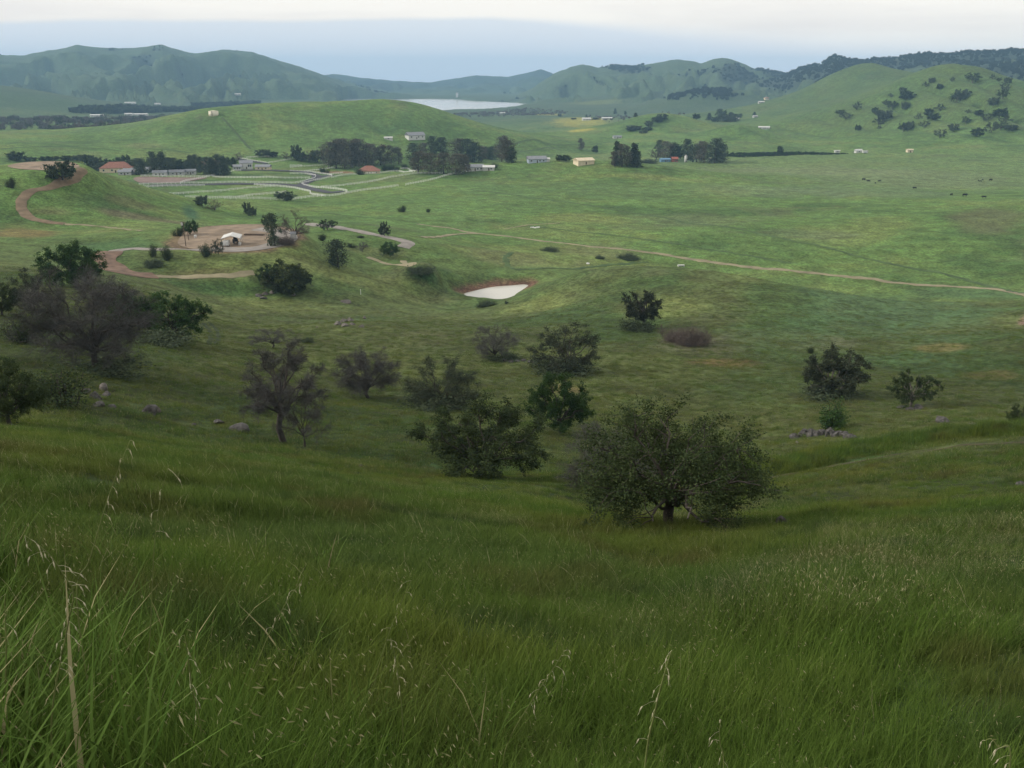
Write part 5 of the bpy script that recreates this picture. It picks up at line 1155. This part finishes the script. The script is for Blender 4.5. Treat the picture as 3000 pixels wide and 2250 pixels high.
# ------------------------------------------------------------------ uncountable growth: woods, scrub, grass
def instancer(name, pts, rot, scl, idx, sources):
    """one object whose points carry copies of the source meshes"""
    n = len(pts); me = bpy.data.meshes.new(name); me.vertices.add(n); me.vertices.foreach_set('co', np.asarray(pts, np.float32).ravel())
    for nm, arr in (('rot', rot), ('scl', scl)):
        a = me.attributes.new(nm, 'FLOAT_VECTOR', 'POINT'); a.data.foreach_set('vector', np.asarray(arr, np.float32).ravel())
    a = me.attributes.new('idx', 'INT', 'POINT'); a.data.foreach_set('value', np.asarray(idx, np.int32))
    o = bpy.data.objects.new(name, me); COL.objects.link(o)
    sc = bpy.data.collections.new(name + '_source')
    for i, s in enumerate(sources): s.name = '%s_%02d' % (name, i); sc.objects.link(s)
    ng = bpy.data.node_groups.new(name, 'GeometryNodeTree')
    ng.interface.new_socket('Geometry', in_out='INPUT', socket_type='NodeSocketGeometry'); ng.interface.new_socket('Geometry', in_out='OUTPUT', socket_type='NodeSocketGeometry')
    gi = ng.nodes.new('NodeGroupInput'); go = ng.nodes.new('NodeGroupOutput')
    ci = ng.nodes.new('GeometryNodeCollectionInfo'); ci.inputs[0].default_value = sc; ci.inputs['Separate Children'].default_value = True; ci.inputs['Reset Children'].default_value = True
    ip = ng.nodes.new('GeometryNodeInstanceOnPoints'); ip.inputs['Pick Instance'].default_value = True
    def na(nm, t):
        k = ng.nodes.new('GeometryNodeInputNamedAttribute'); k.data_type = t; k.inputs['Name'].default_value = nm; return k.outputs[0]
    l = ng.links
    l.new(gi.outputs[0], ip.inputs['Points']); l.new(ci.outputs[0], ip.inputs['Instance']); l.new(na('idx', 'INT'), ip.inputs['Instance Index'])
    l.new(na('rot', 'FLOAT_VECTOR'), ip.inputs['Rotation']); l.new(na('scl', 'FLOAT_VECTOR'), ip.inputs['Scale']); l.new(ip.outputs[0], go.inputs[0])
    md = o.modifiers.new('grow', 'NODES'); md.node_group = ng
    return o
def src(me): return bpy.data.objects.new('source', me)
sr = np.random.default_rng(99)
def in_region(px, n, rmin, rmax, jit=0):
    """random ground points inside the ground area seen within this pixel outline"""
    g = np.array([[*place(u, v, rmin)[:2]] for u, v in px]); lo, hi = g.min(0), g.max(0); out = []
    while sum(map(len, out)) < n:
        q = sr.uniform(lo, hi, (n * 3, 2)); out.append(q[inside(q[:, 0], q[:, 1], g)])
        if len(out) > 60: break
    q = np.vstack(out)[:n]; return np.c_[q, gz(q[:, 0], q[:, 1])]
def woods(name, pts, size, sources, label, cat='woodland', flat=1.0):
    n = len(pts); s = size * sr.uniform(.6, 1.35, n)
    o = instancer(name, pts, np.c_[np.zeros((n, 2)), sr.uniform(0, 6.28, n)], np.c_[s, s, s * flat * sr.uniform(.8, 1.2, n)], sr.integers(0, len(sources), n), sources)
    tag(o, label, cat, kind='stuff'); return o
def crown_of(key, mat=None):
    me = TM[key][1]
    if mat: me = me.copy(); me.materials.clear(); me.materials.append(M[mat])
    return src(me)
M['wood_grey'] = foliage('wood_grey', (.115, .110, .105), (.18, .17, .155), 0)
M['wood_far'] = foliage('wood_far', (.022, .032, .024), (.046, .058, .042), 0)
fo = lambda: [crown_of('far_oak', 'wood_grey'), crown_of('far_bare'), crown_of('far_round', 'wood_far')]
woods('riverside_wood', np.vstack([in_region([(-150,385),(-150,350),(100,352),(250,350),(380,348),(470,352),(520,360),(450,372),(380,380),(250,383),(100,380)], 850, 1300, 2600), in_region([(330,350),(560,338),(640,333),(600,345),(520,358)], 330, 1300, 3000)]), 7.0, fo()[:2] + [crown_of('far_scrub')], 'grey leafless wood along the river beyond the bald knoll')
woods('orchard', np.vstack([in_region([(205,330),(240,319),(420,318),(520,322),(610,320),(620,326),(420,332),(280,336)], 900, 1700, 3400), in_region([(560,312),(700,305),(760,303),(760,308),(640,316)], 350, 1700, 4200)]), 9, [crown_of('far_oak', 'wood_far'), crown_of('far_round', 'dark_leaf')], 'dark orchard block in front of the long range behind the orchard')
woods('shore_scrub', np.vstack([in_region([(1325,340),(1330,333),(1440,329),(1520,325),(1560,330),(1640,336),(1500,342),(1400,343)], 420, 1600, 3600), in_region([(1480,322),(1540,317),(1600,322),(1700,332),(1640,335),(1560,328)], 130, 1600, 3600), in_region([(1700,342),(1900,334),(2010,333),(2000,340),(1850,346),(1740,348)], 160, 1500, 3000)]), 4.2, fo()[:2], 'grey scrub along the near shore of the lake')
woods('bank_scrub', np.vstack([in_region([(2110,459),(2110,451),(2300,447),(2420,449),(2500,451),(2420,454),(2300,457)], 1300, 900, 1400)]), 1.5, [crown_of('far_oak', 'wood_far'), crown_of('far_round', 'oak_leaf_green')], 'dark strip of scrub along the creek bank under the oak-dotted hills', flat=.8)
# wooded flanks of the ranges
cand = np.flatnonzero((MTN_SCRUB > .55).ravel() & (np.abs(A2.ravel()) < .62) & (RAD.ravel() < 5200))
wgt = (RAD.ravel()[cand] ** 2) * np.where(A2.ravel()[cand] > .05, 1.0, .45); cc_ = sr.choice(cand, 9000, p=wgt / wgt.sum())
pts = verts[cc_] + np.c_[sr.normal(0, 8, (9000, 2)), np.zeros(9000)]; pts[:, 2] = gz(pts[:, 0], pts[:, 1])
woods('hill_wood', pts, 8.5, [crown_of('far_oak', 'wood_far'), crown_of('far_round', 'wood_far')], 'dark oak woodland scattered over the far ranges')
hp_ = []
for u, v, w_, n_ in ((2040,272,60,110),(2112,272,50,90),(1975,284,34,30)):
    p = place(u, v, 2500); q = sr.normal(0, 1, (n_, 2)) * (metres(w_ * .5, p), 30) + (p.x, p.y); hp_.append(np.c_[q, gz(q[:, 0], q[:, 1])])
woods('hummock_wood', np.vstack(hp_), 8, [crown_of('far_oak', 'wood_far'), crown_of('far_round', 'wood_far')], 'dark wooded hummocks in front of the wooded range')
q = place(1168, 293, 1000)
tree('low_bush', 1160, 293, 28, 5, 'shrub', 'dark shrub on the very top of the tank hill', 'shrub', rmin=1000)

# ---- grass
def grass_mat():
    m, t, b = newmat('grass_blade'); n, l = t.nodes, t.links
    at = n.new('ShaderNodeAttribute'); at.attribute_name = 'rnd'; at2 = n.new('ShaderNodeAttribute'); at2.attribute_name = 'dry'
    ge = n.new('ShaderNodeNewGeometry')
    def nzr(scale, a, c, lo=.35, hi=.65, detail=4):
        z = n.new('ShaderNodeTexNoise'); z.inputs['Scale'].default_value = scale; z.inputs['Detail'].default_value = detail; l.new(ge.outputs['Position'], z.inputs[0])
        r = n.new('ShaderNodeMapRange'); l.new(z.outputs[0], r.inputs[0]); r.inputs[1].default_value = lo; r.inputs[2].default_value = hi; r.inputs[3].default_value = a; r.inputs[4].default_value = c; return r.outputs[0]
    def mix(f, a, c):
        x = n.new('ShaderNodeMix'); x.data_type = 'RGBA'
        for s_, v_ in ((0, f), (6, a), (7, c)):
            if isinstance(v_, tuple): x.inputs[s_].default_value = (*v_, 1)
            elif isinstance(v_, float): x.inputs[s_].default_value = v_
            else: l.new(v_, x.inputs[s_])
        return x.outputs[2]
    g1 = mix(at.outputs['Fac'], (.037, .078, .011), (.098, .168, .025))
    g2 = mix(at.outputs['Fac'], (.070, .094, .013), (.162, .190, .032))
    g = mix(nzr(.22, 0, 1, .42, .66), g1, g2)
    g3 = mix(at.outputs['Fac'], (.026, .060, .013), (.060, .118, .027))
    g = mix(nzr(.11, 0, .75, .50, .66), g, g3)
    brown = mix(at.outputs['Fac'], (.050, .046, .016), (.098, .082, .028)); g = mix(nzr(.45, 0, .65, .52, .68), g, brown)
    dk = mix(at.outputs['Fac'], (.018, .042, .012), (.046, .086, .024)); g = mix(nzr(.6, 0, .7, .54, .66, 3), g, dk)
    at3 = n.new('ShaderNodeAttribute'); at3.attribute_name = 'lush'; g = mix(at3.outputs['Fac'], g, mix(at.outputs['Fac'], (.040, .092, .013), (.095, .175, .030)))
    g = mix(at2.outputs['Fac'], g, mix(at.outputs['Fac'], (.24, .22, .10), (.46, .43, .27)))
    l.new(g, b.inputs['Base Color']); b.inputs['Roughness'].default_value = .85; b.inputs['Specular IOR Level'].default_value = .06
    tr = n.new('ShaderNodeBsdfTranslucent'); l.new(g, tr.inputs[0]); ms = n.new('ShaderNodeMixShader'); ms.inputs[0].default_value = .3
    l.new(b.outputs[0], ms.inputs[1]); l.new(tr.outputs[0], ms.inputs[2]); l.new(ms.outputs[0], n['Material Output'].inputs[0])
    return m
M['grass'] = grass_mat()
def tuft(seed, nb, rad, h0, h1, wid, bend, oats=0, segs=3, spike=.024, drymix=.035, leanx=.06, lush=0.0):
    r = np.random.default_rng(seed); V = []; F = []; Rn = []; Dr = []; nv = 0
    def ribbon(p0, hgt, w, ang, bnd, rn, dry, sg):
        nonlocal nv
        d = np.array([math.cos(ang), math.sin(ang), 0]); sd = np.array([-d[1], d[0], 0]); pts = []
        for i in range(sg + 1):
            t = i / sg; pts.append(p0 + np.array([0, 0, hgt * (t - .28 * bnd * t * t)]) + d * (hgt * bnd * .75 * t ** 1.9) + np.array([leanx * hgt * t * t, 0, 0]))
        for i, q in enumerate(pts):
            ww = w * (1 - (i / sg) ** 1.6) * .5 + .0003
            if i < sg: V.extend([q - sd * ww, q + sd * ww]); Rn.extend([rn] * 2); Dr.extend([dry] * 2)
            else: V.append(q); Rn.append(rn); Dr.append(dry)
        for i in range(sg - 1): F.append((nv + 2*i, nv + 2*i + 1, nv + 2*i + 3)); F.append((nv + 2*i, nv + 2*i + 3, nv + 2*i + 2))
        F.append((nv + 2*sg - 2, nv + 2*sg - 1, nv + 2*sg)); nv += 2 * sg + 1
        return pts
    for i in range(nb):
        a = r.uniform(0, 6.28); q = math.sqrt(r.random()) * rad
        p0 = np.array([q * math.cos(a), q * math.sin(a), -.03])
        ribbon(p0, r.uniform(h0, h1), wid * r.uniform(.6, 1.3), r.uniform(0, 6.28), bend * r.uniform(.2, 1.3), r.random(), 1.0 if r.random() < drymix * .3 else r.random() * drymix * 2, segs)
    for i in range(oats):
        a = r.uniform(0, 6.28); q = math.sqrt(r.random()) * rad; p0 = np.array([q * math.cos(a), q * math.sin(a), -.03]); hgt = h1 * r.uniform(1.0, 1.45)
        pts = ribbon(p0, hgt, wid * .45, r.uniform(0, 6.28), .45 * r.uniform(.3, 1.2), r.uniform(.5, 1), .10, 4)
        for k in range(int(r.integers(2, 6))):
            t = r.uniform(.66, 1.0); j = min(int(t * 4), 3); s0 = pts[j] + (pts[j+1] - pts[j]) * (t * 4 - j)
            o = r.normal(size=3) * np.array([1, 1, .3]) * spike * 1.3; c = s0 + o - np.array([0, 0, spike * .4])
            dn = np.array([o[0] * .5, o[1] * .5, -spike]); dn = dn / np.linalg.norm(dn) * spike * r.uniform(.7, 1.3); sd = np.cross(dn, r.normal(size=3)); sd = sd / (np.linalg.norm(sd) + 1e-9) * spike * .09
            V.extend([c, c + dn * .45 + sd, c + dn, c + dn * .45 - sd]); F.append((nv, nv+1, nv+2)); F.append((nv, nv+2, nv+3)); nv += 4; rn = r.random(); Rn.extend([rn] * 4); Dr.extend([r.uniform(.65, 1.0)] * 4)
    me = mesh_np('tuft', np.array(V), np.array(F)); setflt(me, Rn, 'rnd'); setflt(me, Dr, 'dry'); setflt(me, np.where(np.array(Dr) > .5, 0, lush * (.4 + np.array(Rn) * .6)), 'lush'); me.materials.append(M['grass']); return src(me)
ROADBANS = []
def scatter(n, r0, r1, half, power, keep=None):
    """ground points between two distances; power 1 = even per square metre, 0 = denser close by"""
    r = np.exp(sr.uniform(math.log(r0), math.log(r1), n * 3)); r = r[sr.random(len(r)) < (r / r1) ** power][:n]; th = sr.uniform(-half, half, len(r))
    x = r * np.sin(th); y = r * np.cos(th); return x, y, r
def grass(name, x, y, scale, sources, label, tilt=.10, frac=None):
    n = len(x); z = gz(x, y); wind = 1.1 * fbm(x / 6, y / 6, 2) + .5
    rz = wind * 2.2 + sr.normal(0, 1.3, n)
    hgt = scale * (1 + .75 * fbm(x / 2.5 + 5, y / 2.5, 3)) * sr.uniform(.75, 1.25, n); hgt = hgt * (1 - .5 * sstep(.18, .45, fbm(x / 3.7 + 11, y / 3.7, 3))); hgt = np.maximum(hgt, .25)
    ix = sr.integers(0, len(sources), n) if frac is None else frac(x, y, n)
    o = instancer(name, np.c_[x, y, z], np.c_[sr.normal(0, tilt, (n, 2)), rz], np.c_[np.maximum(hgt, .6), np.maximum(hgt, .6), hgt], ix, sources)
    tag(o, label, 'grass', kind='stuff')
# tall lush blades at the viewer's feet
x, y, r = scatter(6500, 1.3, 10, .80, .9)
def fr_near(x, y, n):
    lush = fbm(x / 1.5, y / 1.5, 2) - .30 - .45 * (x + .6) / 2.0 - .14 * (np.hypot(x, y) - 3); k = sr.random(n)
    return np.where(lush + sr.normal(0, .25, n) > .25, np.where(k < .5, 0, 1), np.where(k < .45, 2, np.where(k < .8, 3, 4)))
grass('near_grass', x, y, 1.0, [tuft(1, 20, .10, .30, .66, .011, .75, lush=.9), tuft(2, 22, .11, .25, .55, .009, .9, lush=.7), tuft(3, 70, .14, .12, .34, .0034, .8, 0), tuft(4, 66, .14, .12, .36, .0030, .8, 1), tuft(5, 74, .15, .10, .30, .0032, 1.1, 0)], 'tall wild oat grass and broad green blades at the foot of the viewer', frac=fr_near)
# the open slope
x, y, r = scatter(38000, 6, 62, .74, .85)
cream = lambda x, y: sstep(.1, .4, fbm(x / 7, y / 7, 3) + .55 * np.exp(-((np.hypot(x, y) - 36) / 12)**2) * (np.arctan2(x, y) > .12) )
def fr_mid(x, y, n):
    c = cream(x, y); k = sr.random(n)
    return np.where(k < c * .50, 3, np.where(k < .45, 0, np.where(k < .75, 1, 2)))
grass('slope_grass', x, y, 1.0, [tuft(11, 130, .25, .09, .24, .0052, .9, 0), tuft(12, 130, .25, .08, .22, .0052, 1.1, 0), tuft(13, 120, .25, .11, .27, .005, .8, 0, leanx=.12), tuft(14, 110, .25, .11, .27, .005, .8, 5, spike=.026, drymix=.2)], 'tall green and straw-coloured grass covering the open slope', frac=fr_mid)
# rough pasture down to the hollow
x, y, r = scatter(76000, 52, 290, .70, .9)
u_, v_ = proj(x, y, gz(x, y)); ok = ~inside(x, y, pond) & ~inside(x, y, yard) & (pdist(x, y, np.array(yard)) > 5)
for o in [o for o in COL.objects if o.get('kind') == 'structure' and o.name.split('.')[0] in ('bank_road', 'yard_lane', 'garden_path', 'slope_track', 'yard_gravel', 'dirt_track', 'gravel_driveway')]:
    co = np.array([v.co[:2] for v in o.data.vertices])[::3]
    for i in range(0, len(co), 1): ok &= (np.abs(x - co[i, 0]) > 1.1) | (np.abs(y - co[i, 1]) > 1.1)
ok &= sr.random(len(x)) > sstep(110, 290, np.hypot(x, y))
ok &= (pdist(x, y, pond) > 5) | (y < pond[:, 1].mean()); x, y = x[ok], y[ok]
grass('rough_grass', x, y, .62, [tuft(21, 110, .9, .15, .42, .020, .8, 0, 2), tuft(22, 110, .9, .12, .38, .020, 1.0, 0, 2), tuft(23, 90, .8, .18, .46, .018, .7, 0, 2, drymix=.2)], 'rough pasture grass between the trees down to the hollow')

# rank dark growth along the bank above the slope track
bl = spline(np.array([[*place(u, v, 48)[:2]] for u, v in ((2180,1400),(2300,1378),(2450,1345),(2600,1312),(2800,1285),(3000,1268),(3200,1262))]), 60)
pk = bl[sr.integers(0, len(bl), 5200)] + sr.normal(0, 1.1, (5200, 2)); grass('bank_grass', pk[:, 0], pk[:, 1] + 1.6, 1.35, [tuft(31, 60, .45, .3, .75, .016, .7, 0, 2, lush=.0), tuft(32, 60, .45, .25, .65, .016, .9, 0, 2)], 'rank dark green growth along the bank above the slope track')

# ---- single tall wild oats standing clear of the grass
M['oat_stem'] = simple('oat_stem', (.13, .155, .05), .6, .2, 8); M['oat_spikelet'] = simple('oat_spikelet', (.50, .46, .32), .6, .15, 12)
def at_r(u, v, r):
    th, t = ray(u, v); return np.array([r * math.sin(th), r * math.cos(th), H - r * t])
def oat_stalk(px, r, label, spk, width=.0022, seed=0, sp_len=.024, heads=None):
    rr2 = np.random.default_rng(seed); tops = [at_r(u, v, r) for u, v in px]
    bx, by = tops[0][0], tops[0][1]; base = np.array([bx, by - .05, float(gz(bx, by)) - .03])
    if tops[0][2] < base[2] + .05: tops = [t_ for t_ in tops if t_[2] > base[2] + .05]
    c = spline(np.array([base] + tops), 8)
    o = empty('wild_oat', base); tag(o, label, 'grass stalk', 'single wild oats')
    MB().tube([tuple(q - base) for q in c], [1.5 * width * (1 - .6 * i / (len(c) - 1)) for i in range(len(c))], 5).build('stem', M['oat_stem'], o, True)
    L_ = np.r_[0, np.cumsum(np.linalg.norm(np.diff(c, axis=0), axis=1))]
    for k in range(spk):
        f = 1 - (k / max(spk - 1, 1)) * (heads or .35); s0 = np.array([np.interp(f * L_[-1], L_, c[:, j]) for j in range(3)])
        off = np.array([rr2.normal() * .022, rr2.normal() * .012, -rr2.uniform(.0, .03)]); tip = s0 + off; ln = sp_len * .78 * rr2.uniform(.75, 1.25); dn = np.array([off[0] * 12, off[1] * 6, -1.0]); dn /= np.linalg.norm(dn)
        b = MB().tube([tuple(s0 - base), tuple(s0 - base + off * .5 + (0, 0, .004)), tuple(tip - base)], .0005, 3)
        b.tube([tuple(tip - base), tuple(tip + dn * ln * .3 - base), tuple(tip + dn * ln * .65 - base), tuple(tip + dn * ln - base)], [.0007, .0022, .0018, .0004], 5)
        b.tube([tuple(tip + dn * ln * .6 - base), tuple(tip + dn * ln * 1.7 + rr2.normal(size=3) * .004 - base)], .0004, 3)
        b.build('spikelet', M['oat_spikelet'], o)
oat_stalk([(225,1760),(262,1640),(310,1480),(352,1360),(380,1292)], 3.3, 'tallest thin oat stalk with a sparse cream head', 9, .0020, 1, heads=.22)
oat_stalk([(150,2150),(195,1850),(215,1740),(190,1690),(140,1620),(72,1568)], 2.6, 'arching oat stalk hung with many cream spikelets', 26, .0020, 2, sp_len=.022, heads=.42)
oat_stalk([(425,2050),(440,1850),(452,1600),(470,1460),(492,1372)], 3.2, 'very thin straight oat stalk beside the tallest one', 4, .0016, 3, heads=.2)
oat_stalk([(690,2120),(770,1900),(830,1780),(890,1692)], 3.6, 'slanting oat stalk with cream head above the brownish grass', 9, .0020, 4)
oat_stalk([(1890,2250),(1920,2080),(1945,1980),(1968,1905)], 2.3, 'thickest pale oat stalk with a long cream head', 12, .0028, 5)
oat_stalk([(1480,2200),(1560,2050),(1620,1960),(1652,1908)], 2.9, 'oat stalk leaning strongly out of the green grass', 12, .0018, 6)
oat_stalk([(1182,2180),(1175,2050),(1160,1940),(1145,1870)], 3.0, 'upright oat stalk bending slightly at its tip', 8, .0018, 7)
oat_stalk([(1090,2050),(1125,1900),(1165,1790),(1205,1700)], 3.4, 'thin oat stalk with its head against the dark mown-looking patch', 6, .0016, 8)
oat_stalk([(590,2150),(560,2000),(548,1900),(540,1860)], 2.6, 'short oat stalk among the broad green blades', 7, .0020, 9)
oat_stalk([(20,2100),(18,1900),(14,1780),(16,1740)], 2.8, 'nearly bare upright oat stem beside the arching stalk', 4, .0020, 10)
oat_stalk([(2960,2230),(2925,2190),(2905,2165),(2885,2170)], 2.6, 'nodding cream oat head low in the trampled grass', 9, .0018, 11)
oat_stalk([(2120,2250),(2110,2180),(2108,2140),(2112,2112)], 2.6, 'short pale oat head low in the green grass', 6, .0018, 12)
# ------------------------------------------------------------------ air
hb = MB().box(-8900, 8900, -8900, 8900, float(ZZ.min()) - 1.0, float(ZZ.max()) + 12)
m = bpy.data.materials.new('haze_air'); m.use_nodes = True; t = m.node_tree; t.nodes.clear()
pv = t.nodes.new('ShaderNodeVolumePrincipled'); pv.inputs['Color'].default_value = (.40, .70, 1.0, 1); pv.inputs['Density'].default_value = .000112
mo = t.nodes.new('ShaderNodeOutputMaterial'); t.links.new(pv.outputs[0], mo.inputs['Volume'])
hz = hb.build('haze', m); tag(hz, kind='stuff')
